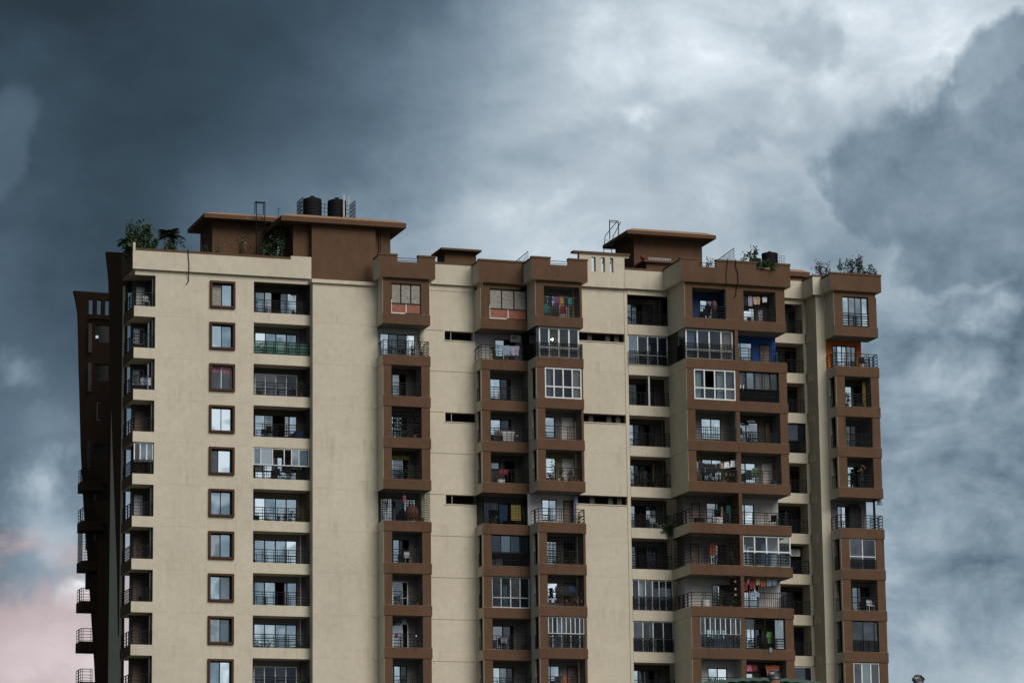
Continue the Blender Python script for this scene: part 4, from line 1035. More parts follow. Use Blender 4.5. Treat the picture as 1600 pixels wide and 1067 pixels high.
plant(-12.95, .9, 54.9, 3.0, .9, 'dense dark shrub spilling over the far left roof corner', 1100, pot=False, leaf=.2, grp=RG, name='shrub', seed=3)
plant(-12.15, .6, zr, 3.0, 1.15, 'tall round leafed shrub right of the left corner post on the roof', 900, pot=False, leaf=.24, grp=RG, name='shrub', seed=5)
plant(-11.35, .3, 56.0, 1.45, .35, 'small sprig of leaves between the tall shrub and the palm', 50, pot=False, leaf=.2, grp=RG, name='shrub', seed=6)
frond_palm(-13.1, .8, 55.6, 2.4, 7, 'arching palm fronds hanging left over the roof corner', (-.5, 0), .9, RG, 1.6, 4)
frond_palm(-10.1, .5, zr, 4.5, 18, 'bushy windblown palm on the left roof terrace', (-.25, 0), 1.25, RG, .9, 8)
plant(-10.15, .6, zr, 2.2, 1.0, 'low green bush under the windblown palm', 420, pot=False, leaf=.2, grp=RG, name='shrub', seed=31)
plant(-9.35, .5, 55.4, 2.1, .4, 'thin bare reddish shrub leaning right of the palm', 26, 'leafp', pot=False, leaf=.2, grp=RG, name='shrub', seed=9)
plant(-7.6, .5, zr, 2.6, 1.3, 'sparse twiggy plant with small buds in front of the left roof house', 70, pot=False, leaf=.1, grp=RG, name='shrub', seed=12)
plant(-6.5, .7, zr, 2.3, .8, 'low trailing plant behind the left parapet', 120, pot=False, leaf=.11, flower='pink', grp=RG, name='shrub', seed=14)
plant(-5.3, .6, zr, 2.8, .7, 'flowering plant with a large red bloom behind the left parapet', 170, pot=False, leaf=.13, flower='red', grp=RG, name='shrub', seed=15)
plant(-4.7, .6, zr, 2.35, .8, 'pink flowering plant beside the large red bloom', 170, pot=False, leaf=.13, flower='pink', grp=RG, name='shrub', seed=16)
plant(-3.2, .7, zr, 2.6, .9, 'sparse shrub left of the roof ladder', 90, pot=False, leaf=.13, grp=RG, name='shrub', seed=18)
plant(-2.2, .8, zr, 3.1, 1.3, 'broad dark shrub in front of the roof ladder', 420, pot=False, leaf=.2, grp=RG, name='shrub', seed=19)
plant(-1.75, 1.9, 57.3, 1.9, .9, 'dark climbing plant hanging under the roof house eave', 200, pot=False, leaf=.2, grp=RG, name='shrub', seed=20)
plant(29.2, -4.5, 55.2, 1.95, .5, 'thin plant in the left notch of the widest parapet', 60, pot=False, leaf=.14, grp=RG, name='shrub', seed=21)
plant(31.6, -5.0, 55.4, 2.15, .5, 'dark slim shrub leaning on the stair railing', 80, pot=False, leaf=.15, grp=RG, name='shrub', seed=22)
plant(32.35, -5.2, 55.4, 2.6, .85, 'leafy shrub right of the stair railing above the widest bay', 150, pot=False, leaf=.24, mk='leaf2', grp=RG, name='shrub', seed=23)
plant(32.7, -6.7, 55.5, 1.15, 1.3, 'bushy plant filling the right notch of the widest parapet', 380, pot=False, leaf=.16, grp=RG, name='shrub', seed=24)
plant(38.6, -3.8, 55.0, 2.6, 1.25, 'purple tinged bush at the corner of the rightmost parapet', 330, 'leafp', pot=False, leaf=.15, grp=RG, name='shrub', seed=25)
plant(39.3, -6.2, 55.0, 2.2, .9, 'spreading leafy shrub on the left of the rightmost parapet', 200, pot=False, leaf=.17, grp=RG, name='shrub', seed=26)
plant(40.15, -6.2, 55.0, 2.35, .7, 'brownish leafed shrub left of the tallest one on the rightmost roof', 230, 'leafp', pot=False, leaf=.15, grp=RG, name='shrub', seed=27)
plant(40.55, -6.2, 55.0, 2.75, .7, 'tallest pointed shrub on the rightmost roof', 330, pot=False, leaf=.17, grp=RG, name='shrub', seed=28)
plant(41.25, -6.2, 55.0, 2.1, .8, 'small leafy shrub at the right end of the rightmost roof', 170, pot=False, leaf=.16, grp=RG, name='shrub', seed=29)

def tank(x, y, z, r_, h, label, dome=True):
    t = empty('water_tank', (x, y, z)); tag(t, label, 'water tank', 'black plastic water tanks'); b = MB(); pr = [(r_ * .98, z)]
    for k in range(1, 7): zz = z + h * .8 * k / 7; pr += [(r_, zz - .05), (r_ * .965, zz - .02), (r_ * .965, zz + .02), (r_, zz + .05)]
    pr += [(r_, z + h * .86), (r_ * .97, z + h * .885), (r_ * .3, z + h * .96)]; b.lathe(x, y, pr, 'tank', 20); b.build('body', t, (x, y, z), smooth=False)
    b = MB(); b.lathe(x, y, [(r_ * .24, z + h * .94), (r_ * .24, z + h), (r_ * .1, z + h + .02)], 'tank', 12); b.build('lid', t, (x, y, z)); return t
tank(.82, 2.5, 59.57, .68, 2.1, 'left black water tank on the large roof house'); tank(2.68, 2.5, 59.57, .68, 2.1, 'right black water tank on the large roof house')
t_ = empty('tank_railing', (1.9, 2.5, 59.57)); tag(t_, 'black grid railing around the two tanks on the large roof house', 'railing'); q_ = cage(t_, [(-.1, 1.7), (-.1, 3.4), (3.85, 3.4), (3.85, 1.7)], 59.57, 61.35, .22, .28, .045)
q_.location = -Vector((1.9, 2.5, 59.57))
line_([(2.95, 1.6, 59.57), (2.95, 1.6, 61.75)], .06, 'pipe', 'white vertical pipe in front of the right roof tank', 'pipe', 'pipe')
line_([(3.72, 3.0, 59.57), (3.72, 3.0, 62.0)], .035, 'pipe', 'thin white pole behind the tank railing', 'pole', 'pole')
line_([(-1.47, 3.6, 59.9), (-1.47, 3.6, 60.85), (-1.30, 3.6, 60.85)], .02, 'black', 'short thin antenna on the left roof house', 'antenna', 'antenna')
tank(35.95, .2, 57.75, .62, 1.4, 'black water tank over the recess right of the widest bay')
tank(34.85, .4, 57.75, .45, .9, 'low black tank left of the black one over the narrow recess')
t_ = empty('tank_railing', (36.7, 0, 57.7)); tag(t_, 'small metal railing beside the black tank on the right roof', 'railing'); q_ = cage(t_, [(36.4, 0), (37.1, 0)], 57.75, 58.85, .12, .2, .022); q_.location = -Vector((36.7, 0, 57.7))
line_([(36.35, -.5, 57.75), (36.35, -.5, 58.95)], .04, 'pipe', 'white pipe beside the black tank on the right roof', 'pipe', 'pipe')
b = MB(); b.lathe(25.2, -1.2, [(.03, 57.53), (.2, 57.62), (.24, 57.75), (.15, 57.88), (.03, 57.92)], 'red', 10); o = b.build('cloth_bundle', None, (25.2, -1.2, 57.53)); tag(o, 'dark red bundle on the corner of the small stair canopy', 'bundle')
b = MB()
for k in range(14): b.tube((25.6 + k * .13, -1.3, 57.56), (25.68 + k * .13, -1.3, 57.74), .02, 'cwhite', 4)
b.tube((25.5, -1.3, 57.74), (27.4, -1.3, 57.72), .025, 'grey', 5); b.tube((25.5, -1.3, 57.56), (27.4, -1.3, 57.55), .02, 'grey', 5); o = b.build('pipe_rack', None, (25.5, -1.3, 57.53)); tag(o, 'low grey pipe rack lying on the small stair canopy', 'rack')
line_([(-9.1, -.32, 56.5), (-9.08, -.30, 56.0), (-9.03, -.30, 55.5), (-9.02, -.3, 54.85), (-9.0, -.12, 54.6), (-8.99, -.05, 54.2), (-9.16, -.05, 53.95)], .035, 'black', 'black cable hanging over the left parapet')
line_([(29.62, -6.95, 56.7), (29.60, -6.9, 56.3), (29.5, -6.88, 55.6), (29.5, -6.88, 54.9), (29.48, -6.6, 54.6)], .028, 'black', 'left of two black cables hanging on the widest parapet')
line_([(30.25, -6.95, 56.7), (30.24, -6.9, 56.2), (30.42, -6.88, 55.6), (30.42, -6.88, 54.9), (30.40, -6.55, 54.5), (30.34, -6.55, 54.0), (30.2, -6.55, 53.9)], .03, 'black', 'right of two black cables hanging on the widest parapet')

# ---- cream stack --------------------------------------------------------
def Bz(r): return B(r) + .002
A_ = 'balcony plants'
plant(-3.95, .45, Bz(1), 1.75, .5, 'tall airy plant on the left, ' + at_('A', 1), 110, leaf=.1, grp=A_)
for i, (x, mk, nm) in enumerate(((-3.25, 'pot', 'left'), (-2.75, 'pot', 'middle'), (-2.2, 'red', 'right'))): plant(x, .45, Bz(1), .38, .4, f'{nm} of three low potted plants, ' + at_('A', 1), 60, flower='red' if i == 1 else None, leaf=.08, grp=A_)
plant(-.55, .6, Bz(1), .75, .5, 'bushy potted plant on the right, ' + at_('A', 1), 130, leaf=.11, grp=A_); plant(-.75, 1.0, F(1) - .75, .5, .4, 'hanging plant near the ceiling, ' + at_('A', 1), 60, leaf=.12, grp=A_, pot=False)
b = MB(); b.box(-4.15, -.08, .16, .165, B(2), B(2) + .92, 'net'); o = b.build('green_net', None, (-2.1, .16, B(2))); tag(o, 'green net screen behind the railing, ' + at_('A', 2), 'net screen')
plant(-3.5, .5, Bz(2), .8, .6, 'dark potted plant behind the green net', 140, leaf=.12, grp=A_); plant(-1.35, .45, Bz(2), .7, .6, 'yellow green potted plant behind the green net', 110, 'leaf2', 'yellow', leaf=.12, grp=A_)
boxthing('crate', -2.75, .6, Bz(2), .5, .35, .6, 'leaf', 'dark green crate behind the green net', 'crate')
plant(-.6, .45, Bz(3), 1.15, .6, 'spreading potted plant on the right, ' + at_('A', 3), 140, leaf=.12, grp=A_); plant(-3.6, .5, Bz(3), .5, .5, 'low potted plant on the left, ' + at_('A', 3), 90, leaf=.1, grp=A_)
chair(-2.75, .6, Bz(4), 'black', 'black chair left of the open door, ' + at_('A', 4), .4); boxthing('storage_box', -.75, .6, Bz(4), .6, .4, .5, 'navy', 'dark blue storage box, ' + at_('A', 4), 'box'); plant(-1.2, .6, Bz(4), .5, .3, 'small potted plant before the bright pane, ' + at_('A', 4), 50, leaf=.1, grp=A_)
chair(-2.2, .8, Bz(5), 'black', 'black chair behind the white sliding windows, ' + at_('A', 5)); plant(-1.4, .6, Bz(5), .5, .5, 'low plant behind the railing, ' + at_('A', 5), 80, leaf=.1, grp=A_)
cloth(-3.9, B(5) + 2.15, .5, 1.3, .35, 'tan', 'tan curtain drawn at the left end, ' + at_('A', 5), 'curtain', grp=None, name='curtain'); cloth(-.9, B(5) + 2.15, .6, 1.3, .35, 'sheer', 'white curtain tied at the right end, ' + at_('A', 5), 'curtain', grp=None, name='curtain')
for i, (x, h) in enumerate(((-3.0, .35), (-2.3, .4), (-1.75, .35), (-1.35, .75), (-.9, .45))): plant(x, .4, Bz(6), h, .42, ['first', 'second', 'third', 'tallest', 'last'][i] + ' of the potted plants in a row, ' + at_('A', 6), 80, leaf=.09, grp=A_)
boxthing('planter_box', -3.9, .4, Bz(6), .45, .3, .35, 'black', 'black planter box at the left end, ' + at_('A', 6), 'planter'); bucket(-4.0, .4, Bz(7), 'black', 'black bucket in the left corner, ' + at_('A', 7), .12, .22)
cloth(-.55, B(8) + 1.35, .16, .3, 1.2, 'red', 'small red wall hanging, ' + at_('A', 8), 'wall hanging', grp=None, name='wall_hanging')
for i, x in enumerate((-3.6, -3.0, -1.0, -.45)): plant(x, .4, Bz(9), .36, .55, ['leftmost', 'second', 'third', 'rightmost'][i] + ' low potted plant, ' + at_('A', 9), 90, leaf=.09, grp=A_)
plant(-.5, .45, Bz(10), .9, .5, 'potted plant on the right, ' + at_('A', 10), 110, leaf=.12, grp=A_)
# left corner stack
chair(-11.9, .7, Bz(1), 'grey', 'grey chair, ' + at_('L', 1))
for i, (x, mk) in enumerate(((-12.2, 'cwhite'), (-11.95, 'cgrey'), (-11.65, 'cwhite'))): cloth(x, B(3) + .9, .2, .5, .35, mk, ['left', 'middle', 'right'][i] + ' of three small cloths on the railing, ' + at_('L', 3))
plant(-12.3, .5, Bz(7), .9, .5, 'thin potted plant, ' + at_('L', 7), 90, leaf=.1, grp=A_); plant(-11.6, .5, Bz(7), .3, .25, 'small yellowish potted plant, ' + at_('L', 7), 50, 'leaf2', 'yellow', leaf=.08, grp=A_)
bucket(-12.0, .6, Bz(8), 'black', 'round black tub, ' + at_('L', 8), .28, .4)
curtain(-7.2, -6.5, F(3) - .75, F(3) - .34, .45 - .22, 'pink', 'short pink curtain in the left pane of the white framed small window'); curtain(-6.45, -5.8, F(3) - .75, F(3) - .34, .23, 'pink', 'short pink curtain in the right pane of the white framed small window')
# first brown bay
lamp(6.3, .9, F(2) - .35, 'lit ceiling lamp inside the room behind the ' + at_('1', 2))
plant(7.75, -1.95, Bz(2), 2.0, .8, 'tall twiggy climbing plant at the right end, ' + at_('1', 2), 120, leaf=.1, grp=A_); plant(7.1, -1.8, Bz(2), .8, .5, 'dark potted plant behind the railing, ' + at_('1', 2), 130, leaf=.1, grp=A_)
plant(5.6, -1.8, Bz(2), .6, .7, 'low leafy plant at the left end, ' + at_('1', 2), 130, leaf=.1, grp=A_)
for i, x in enumerate((5.75, 6.3, 6.95)):
    b = MB(); z = B(4) + 1.3; b.lathe(x, -1.7, [(.03, z - .14), (.13, z - .08), (.16, z), (.12, z + .09), (.03, z + .13)], 'black', 12); b.tube((x, -1.7, z + .12), (x, -1.7, F(4)), .008, 'black', 3); o = b.build('lantern', None, (x, -1.7, z)); tag(o, ['left', 'middle', 'right'][i] + ' of three round dark hanging lanterns, ' + at_('1', 4), 'lantern', 'hanging lanterns')
plant(6.7, -1.8, Bz(4), .5, .7, 'spreading low plant, ' + at_('1', 4), 120, leaf=.11, grp=A_); bucket(7.15, -1.85, Bz(4), 'pot', 'red clay tub at the right, ' + at_('1', 4), .2, .25); bucket(5.7, -1.85, Bz(4), 'pipe', 'small white pot at the left, ' + at_('1', 4), .1, .12)
curtain(5.5, 7.1, F(5) - .62, F(5) - .35, -.82, 'yellow', 'yellow valance over the door, ' + at_('1', 5)); plant(6.75, -1.8, Bz(5), .75, .6, 'bushy potted plant behind the railing, ' + at_('1', 5), 140, leaf=.1, grp=A_)
b = MB(); x, y, z = 7.05, -1.6, B(6) + .25; b.lathe(x, y, [(.1, z - .1), (.42, z + .12), (.52, z + .4), (.42, z + .7), (.2, z + .98), (.04, z + 1.1)], 'pot', 16); b.tube((x, y, z + 1.05), (x, y, F(6)), .015, 'black', 4); o = b.build('hanging_basket_chair', None, (x, y, z)); tag(o, 'large round reddish basket chair hanging behind the cage grille of the first bay', 'hanging chair')
cloth(6.45, B(6) + 1.9, .2, .5, -1.8, 'pink', 'pink cloth hanging behind the cage grille of the first bay'); plant(5.05, -1.9, B(6) + .4, 1.3, .35, 'yellow green creeper inside the cage grille of the first bay', 90, 'leaf2', 'red', pot=False, leaf=.1, grp=A_)
plant(7.75, -1.9, Bz(6), 2.0, .35, 'climbing plant at the right end of the cage grille of the first bay', 120, leaf=.09, grp=A_)
plant(7.4, -1.85, Bz(7), .45, .3, 'small potted plant on the right, ' + at_('1', 7), 60, leaf=.09, grp=A_); chair(6.7, -1.6, Bz(7), 'grey', 'pale chair, ' + at_('1', 7))
plant(5.8, -1.8, Bz(8), .7, .6, 'dark plant on the left, ' + at_('1', 8), 130, leaf=.1, grp=A_); plant(7.35, -1.8, Bz(8), .85, .4, 'potted plant on the right, ' + at_('1', 8), 100, leaf=.1, grp=A_)
bucket(5.75, -2.0, B(9) + .72, 'red', 'red pot on the railing, ' + at_('1', 9), .12, .22); cloth(5.75, B(9) + 2.0, .35, .35, -1.4, 'cblack', 'black cloth pegged high, ' + at_('1', 9)); cloth(6.5, B(9) + 2.05, .3, .25, -1.4, 'cgrey', 'small grey cloth pegged high, ' + at_('1', 9))
bucket(7.2, -2.0, B(9) + .78, 'pipe', 'small white pot on the right of the railing, ' + at_('1', 9), .07, .14)
# second brown bay
cloth(14.05, B(2) + 1.06, .62, .68, f_ := -2.34, 'cgrey', 'blue grey sheet over the railing, ' + at_('2', 2)); cloth(14.72, B(2) + 1.06, .62, .66, f_, 'lilac', 'pinkish grey sheet over the railing, ' + at_('2', 2))
plant(13.2, -2.0, Bz(2), 1.0, .55, 'dark potted plant with red flowers, ' + at_('2', 2), 170, flower='red', leaf=.11, grp=A_); chair(14.5, -1.7, Bz(2), 'whitemetal', 'white chair behind the hanging sheets, ' + at_('2', 2)); acunit(15.2, -1.0, F(2) - .62, 'white outdoor unit under the ceiling, ' + at_('2', 2))
bucket(13.1, -2.0, Bz(3), 'pot', 'clay pot, ' + at_('2', 3), .12, .2)
cloth(14.35, B(4) + .9, .9, .7, -1.6, 'sheer', 'large pale sheet on a low rack, ' + at_('2', 4)); chair(13.6, -1.8, Bz(4), 'door', 'brown chair beside the pale sheet, ' + at_('2', 4)); bucket(14.95, -1.8, B(4) + .5, 'pipe', 'white basin, ' + at_('2', 4), .16, .1)
boxthing('storage_box', 13.7, -1.8, Bz(5), .5, .3, .3, 'cwhite', 'white box near the floor, ' + at_('2', 5), 'box'); cloth(13.95, B(5) + 1.1, .7, .35, -1.7, 'red', 'dark red cloth, ' + at_('2', 5))
boxthing('yellow_panel', 14.75, -2.0, B(6) + .35, .75, .06, 1.1, 'yellow', 'yellow board behind the cage grille of the second bay', 'board'); cloth(13.9, B(6) + 1.5, .6, 1.1, -1.7, 'navy', 'dark blue cloth left of the yellow board')
plant(13.0, -2.0, Bz(6), .5, .8, 'low plants with orange flowers inside the cage grille of the second bay', 150, flower='corange', leaf=.1, grp=A_); plant(15.4, -2.0, B(6) + .2, 1.2, .4, 'green creeper at the right end of the cage grille of the second bay', 110, 'leaf2', pot=False, leaf=.1, grp=A_)
chair(13.65, -1.8, Bz(9), 'black', 'black chair before the window, ' + at_('2', 9)); cloth(13.7, B(9) + .95, .5, .4, -2.05, 'lilac', 'striped pinkish towel on the railing, ' + at_('2', 9)); plant(15.3, -1.9, Bz(9), .5, .5, 'low plant in the right corner, ' + at_('2', 9), 80, leaf=.1, grp=A_)
# third brown bay
cols = [('cblack', 16.55, .34), ('cblack', 16.95, .3), ('teal', 16.7, .45), ('blues', 17.35, .3), ('cwhite', 17.2, .16), ('red', 17.6, .34), ('yellow', 17.85, .26), ('cblack', 18.2, .28), ('red', 17.95, .4), ('teal', 18.5, .26)]
nm_ = ['black shirt at the far left', 'second black shirt', 'teal dress low on the left', 'blue shirt', 'white scarf', 'red shirt', 'yellow cloth', 'black top beside the yellow cloth', 'long red dress', 'green cloth at the far right']
for (mk, x, w_), n_ in zip(cols, nm_): low = mk == 'teal' and x < 17 or n_.startswith('long'); cloth(x, B(1) + (1.1 if low else 1.55), w_, .75 if low else .6, -3.7 - .05 * (x % 1), mk, n_ + ' in the washing, ' + at_('3', 1), sleeves='shirt' in n_)
line_([(16.35, -3.7, B(1) + 1.57), (19.05, -3.7, B(1) + 1.57)], .008, 'grey', 'clothes line, ' + at_('3', 1), 'clothes_line', 'clothes line')
lamp(17.35, -3.0, F(2) - .65, 'bright lamp behind the glazed balcony, ' + at_('3', 2))
for a, c_, s1 in ((15.98 + .1, 16.75, 'left'), (18.3, 19.0, 'right')): curtain(a, c_, B(2) + .1, F(2) - .1, -3.75, 'mauve', f'mauve curtain at the {s1} end, ' + at_('3', 2))
curtain(16.5, 16.85, B(3) + .1, F(3) - .1, -3.95, 'mauve', 'mauve curtain at the left of the white framed window, ' + at_('3', 3)); curtain(18.5, 19.05, B(3) + .1, F(3) - .1, -3.95, 'curtain', 'pinkish curtain at the right of the white framed window, ' + at_('3', 3))
for i, (x, h, fl) in enumerate(((16.95, 1.6, 'red'), (17.7, .95, None), (18.2, .8, None), (18.6, 1.1, None), (18.9, .9, 'corange'))): plant(x, -3.85, Bz(5), h, .5, ['tall plant with red flowers', 'dense dark potted plant', 'middle leafy potted plant', 'tall thin potted plant', 'rightmost potted plant'][i] + ', ' + at_('3', 5), 120, flower=fl, leaf=.1, grp=A_)
bucket(17.35, -4.0, Bz(5), 'pipe', 'white pot on the ledge, ' + at_('3', 5), .1, .18)
curtain(18.85, 19.15, B(6), F(6) - .05, -2.9, 'cgrey', 'blue grey curtain hanging at the right end, ' + at_('3', 6)); plant(18.9, -3.8, Bz(6), .6, .4, 'small dark potted plant at the right end, ' + at_('3', 6), 70, leaf=.1, grp=A_)
plant(17.75, -3.8, Bz(7), .5, .5, 'low plant left of the doorway, ' + at_('3', 7), 90, leaf=.1, grp=A_); plant(18.6, -3.8, Bz(7), .4, .6, 'low plant before the doorway, ' + at_('3', 7), 90, leaf=.1, grp=A_)
for i, x in enumerate((16.6, 17.0, 17.4, 17.8, 18.2, 18.6, 18.95)): bucket(x, -3.95, B(8) + .28, 'pot', ['first', 'second', 'third', 'fourth', 'fifth', 'sixth', 'last'][i] + ' from the left in the row of red clay pots, ' + at_('3', 8), .11, .2, 'red clay pots on the ledge')
for i, (x, mk) in enumerate(((17.35, 'cblack'), (17.9, 'cblack'), (18.35, 'navy'), (18.75, 'cblack'))): cloth(x, B(8) + 1.55, .34, .7, -3.5, mk, ['black shirt nearest the window', 'second black shirt', 'dark blue shirt', 'black cloth farthest right'][i] + ', ' + at_('3', 8), sleeves=i < 3)
cloth(16.55, B(8) + 1.2, .22, .4, -3.6, 'cwhite', 'white cloth at the left edge, ' + at_('3', 8)); plant(18.5, -3.7, Bz(8), 1.6, .6, 'tall dark plant among the clothes, ' + at_('3', 8), 130, leaf=.1, grp=A_)
cloth(17.55, B(10) + 1.0, .26, .5, -4.12, 'corange', 'bright orange cloth over the railing, ' + at_('3', 10)); cloth(17.0, B(10) + .98, .5, .45, -4.12, 'cblack', 'black cloth over the railing, ' + at_('3', 10))
curtain(17.2, 17.75, B(9) + 1.1, F(9) - .1, -3.5, 'cgrey', 'pale curtain behind the white bars, ' + at_('3', 9)); boxthing('cupboard', 17.2, -3.4, Bz(9), .8, .3, .8, 'cgrey', 'low grey cupboard behind the white bars, ' + at_('3', 9), 'cupboard')
# recess left of the widest bay
plant(23.45, -2.5, Bz(1), .7, .35, 'dark plant in the left corner, ' + at_('R', 1), 80, leaf=.1, grp=A_)
for i, (x, h, mk, fl) in enumerate(((23.5, 1.5, 'leaf', None), (24.0, .7, 'leaf', None), (24.55, 1.3, 'leaf2', 'yellow'), (25.4, 1.0, 'leaf', None), (26.0, 1.7, 'leaf', 'red'))): plant(x, -2.5, Bz(5), h, .5, ['tall dark plant at the left end', 'low dark plant', 'yellow green plant', 'dark plant right of centre', 'tall plant with red flowers'][i] + ', ' + at_('R', 5), 110, mk, fl, leaf=.1, grp=A_)
curtain(25.4, 25.52, B(5) + .4, F(5) - .3, -1.8, 'yellow', 'narrow yellow strip of curtain, ' + at_('R', 5))
chair(25.2, -2.3, Bz(6), 'whitemetal', 'white chair, ' + at_('R', 6)); bucket(25.65, -2.5, Bz(6), 'pipe', 'white tub beside the white chair, ' + at_('R', 6), .15, .35); plant(26.05, -2.6, Bz(6), .9, .5, 'tall dark plant in the right corner, ' + at_('R', 6), 120, leaf=.12, grp=A_)
plant(26.0, -3.15, F(7) - .05, 1.1, .7, 'spiky plant hanging over the ledge above the caged balcony of the recess', 120, pot=False, leaf=.22, grp=A_, name='shrub')
curtain(23.5, 24.3, B(8) + 1.05, F(8) - .1, -2.6, 'sheer', 'white net curtain at the left, ' + at_('R', 8)); curtain(25.6, 25.85, B(8) + 1.05, F(8) - .1, -2.6, 'cgrey', 'grey curtain at the right, ' + at_('R', 8)); curtain(24.6, 25.4, B(9) + 1.1, F(9) - .1, -2.55, 'curtain', 'brown curtain behind the white frame, ' + at_('R', 9))
curtain(23.25, 23.9, B(2) + .9, F(2) - .1, -2.6, 'cgrey', 'pale blue curtain at the left, ' + at_('R', 2))
# widest bay, left half
chair(28.5, -5.6, Bz(1), 'black', 'black chair before the bright window, ' + at_('4a', 1), .3)
t_ = empty('clothes_stand', (29.0, -5.6, Bz(1))); tag(t_, 'dark rounded garment stand beside the black chair, ' + at_('4a', 1), 'clothes stand'); b = MB(); b.tube((29.0, -5.6, Bz(1)), (29.0, -5.6, Bz(1) + 1.5), .03, 'black', 5); b.build('pole', t_, (29.0, -5.6, Bz(1))); b = MB(); b.lathe(29.0, -5.6, [(.1, Bz(1) + .75), (.2, Bz(1) + .9), (.24, Bz(1) + 1.3), (.12, Bz(1) + 1.55)], 'door', 12); b.build('garment', t_, (29.0, -5.6, Bz(1)))
curtain(29.4, 30.05, B(2) + .05, F(2) - .1, -5.95, 'curtain', 'beige curtain at the right end, ' + at_('4a', 2)); curtain(28.3, 29.1, B(2) + .05, F(2) - .1, -5.9, 'mauve', 'mauve curtain in the middle, ' + at_('4a', 2)); curtain(26.6, 27.3, B(2) + .1, F(2) - .1, -5.9, 'cgrey', 'grey blue curtain at the left, ' + at_('4a', 2))
curtain(27.15, 27.65, B(3) + .05, F(3) - .1, -6.1, 'sheer', 'white net curtain in the left pane, ' + at_('4a', 3)); curtain(29.4, 30.1, B(3) + .05, F(3) - .1, -6.1, 'mauve', 'mauve curtain in the right pane, ' + at_('4a', 3)); curtain(28.9, 29.35, B(3) + .05, F(3) - .1, -6.05, 'sheer', 'white net curtain right of centre, ' + at_('4a', 3))
for i, (x, mk, w_, h, z) in enumerate(((27.15, 'cgrey', .26, .6, 1.45), (27.6, 'cblack', .4, .75, 1.4), (28.05, 'cblack', .42, .8, 1.38), (28.45, 'cblack', .36, .95, 1.38), (28.85, 'cblack', .3, .5, 1.42), (29.1, 'tan', .3, .35, 1.45), (29.5, 'cwhite', .42, .4, 1.55), (30.0, 'cwhite', .4, .45, 1.68))):
    cloth(x, B(5) + z, w_, h, -6.1, mk, ['grey cloth at the left end', 'first black shirt from the left', 'second black shirt', 'longest black shirt', 'short black shirt', 'tan cloth', 'white cloth left of the rightmost', 'rightmost white cloth'][i] + ' on the line, ' + at_('4a', 5), sleeves=0 < i < 5)
line_([(27.02, -6.1, B(5) + 1.5), (28.6, -6.1, B(5) + 1.42), (30.15, -6.1, B(5) + 1.72)], .008, 'grey', 'clothes line, ' + at_('4a', 5), 'clothes_line', 'clothes line')
plant(29.0, -6.0, Bz(5), .8, .45, 'bright green potted plant, ' + at_('4a', 5), 100, 'leaf2', leaf=.1, grp=A_); bucket(29.25, -6.25, Bz(5), 'pipe', 'small white pot on the ledge, ' + at_('4a', 5), .08, .16)
for i, (x, mk) in enumerate(((29.45, 'cwhite'), (29.75, 'corange'), (30.02, 'blues'))): bucket(x, -6.1, B(5) + .5, mk, ['white', 'orange', 'blue'][i] + ' bottle holder on the shelf, ' + at_('4a', 5), .08, .26)
acunit(28.75, -5.9, Bz(6), 'white outdoor unit on the floor, ' + at_('4a', 6)); chair(29.6, -5.7, Bz(6), 'black', 'black high backed chair before the window, ' + at_('4a', 6)); boxthing('cupboard', 27.4, -5.8, Bz(6), .7, .4, .4, 'black', 'low dark shelf with clutter, ' + at_('4a', 6), 'shelf')
cloth(30.0 - .15, B(6) + 1.5, .35, 1.45, -5.4, 'teal', 'long dark teal cloth beside the divider, ' + at_('4a', 6)); cloth(29.5, B(6) + 1.45, .2, 1.0, -5.0, 'tan', 'tan cloth left of the teal one, ' + at_('4a', 6))
cloth(28.65, B(7) + 1.75, .55, .85, -5.2, 'corange', 'dull orange cloth inside the caged balcony, ' + at_('4a', 7)); plant(29.9, -5.9, B(7) + .3, 1.3, .5, 'creeper at the right, inside the cage, ' + at_('4a', 7), 160, pot=False, leaf=.1, grp=A_)
boxthing('washing_machine', 27.75, -5.7, Bz(8), .5, .45, .5, 'whitemetal', 'small white washing machine, ' + at_('4a', 8), 'washing machine'); plant(29.0, -5.6, Bz(8), 1.25, .5, 'round headed potted plant, ' + at_('4a', 8), 140, leaf=.12, grp=A_); plant(29.6, -5.9, Bz(8), .75, .8, 'dense low plant, ' + at_('4a', 8), 170, leaf=.12, grp=A_)
for i, z in enumerate((1.85, 1.3, .88)): bucket(30.02, -5.9, B(8) + z, 'cwhite', ['topmost', 'middle', 'lowest'][i] + ' of three white hanging pots on the divider, ' + at_('4a', 8), .09, .14, 'white hanging pots')
boxthing('cupboard', 28.9, -5.6, Bz(9), 1.1, .4, .75, 'cgrey', 'grey chest behind the white bars, ' + at_('4a', 9), 'chest'); chair(27.9, -5.8, Bz(9), 'cgrey', 'pale chair behind the white bars, ' + at_('4a', 9))
cloth(28.25, B(10) + 1.05, .16, .35, -5.4, 'cwhite', 'small white cloth before the window, ' + at_('4a', 10)); cloth(28.5, B(10) + 1.05, .16, .35, -5.4, 'cblack', 'small black cloth before the window, ' + at_('4a', 10))
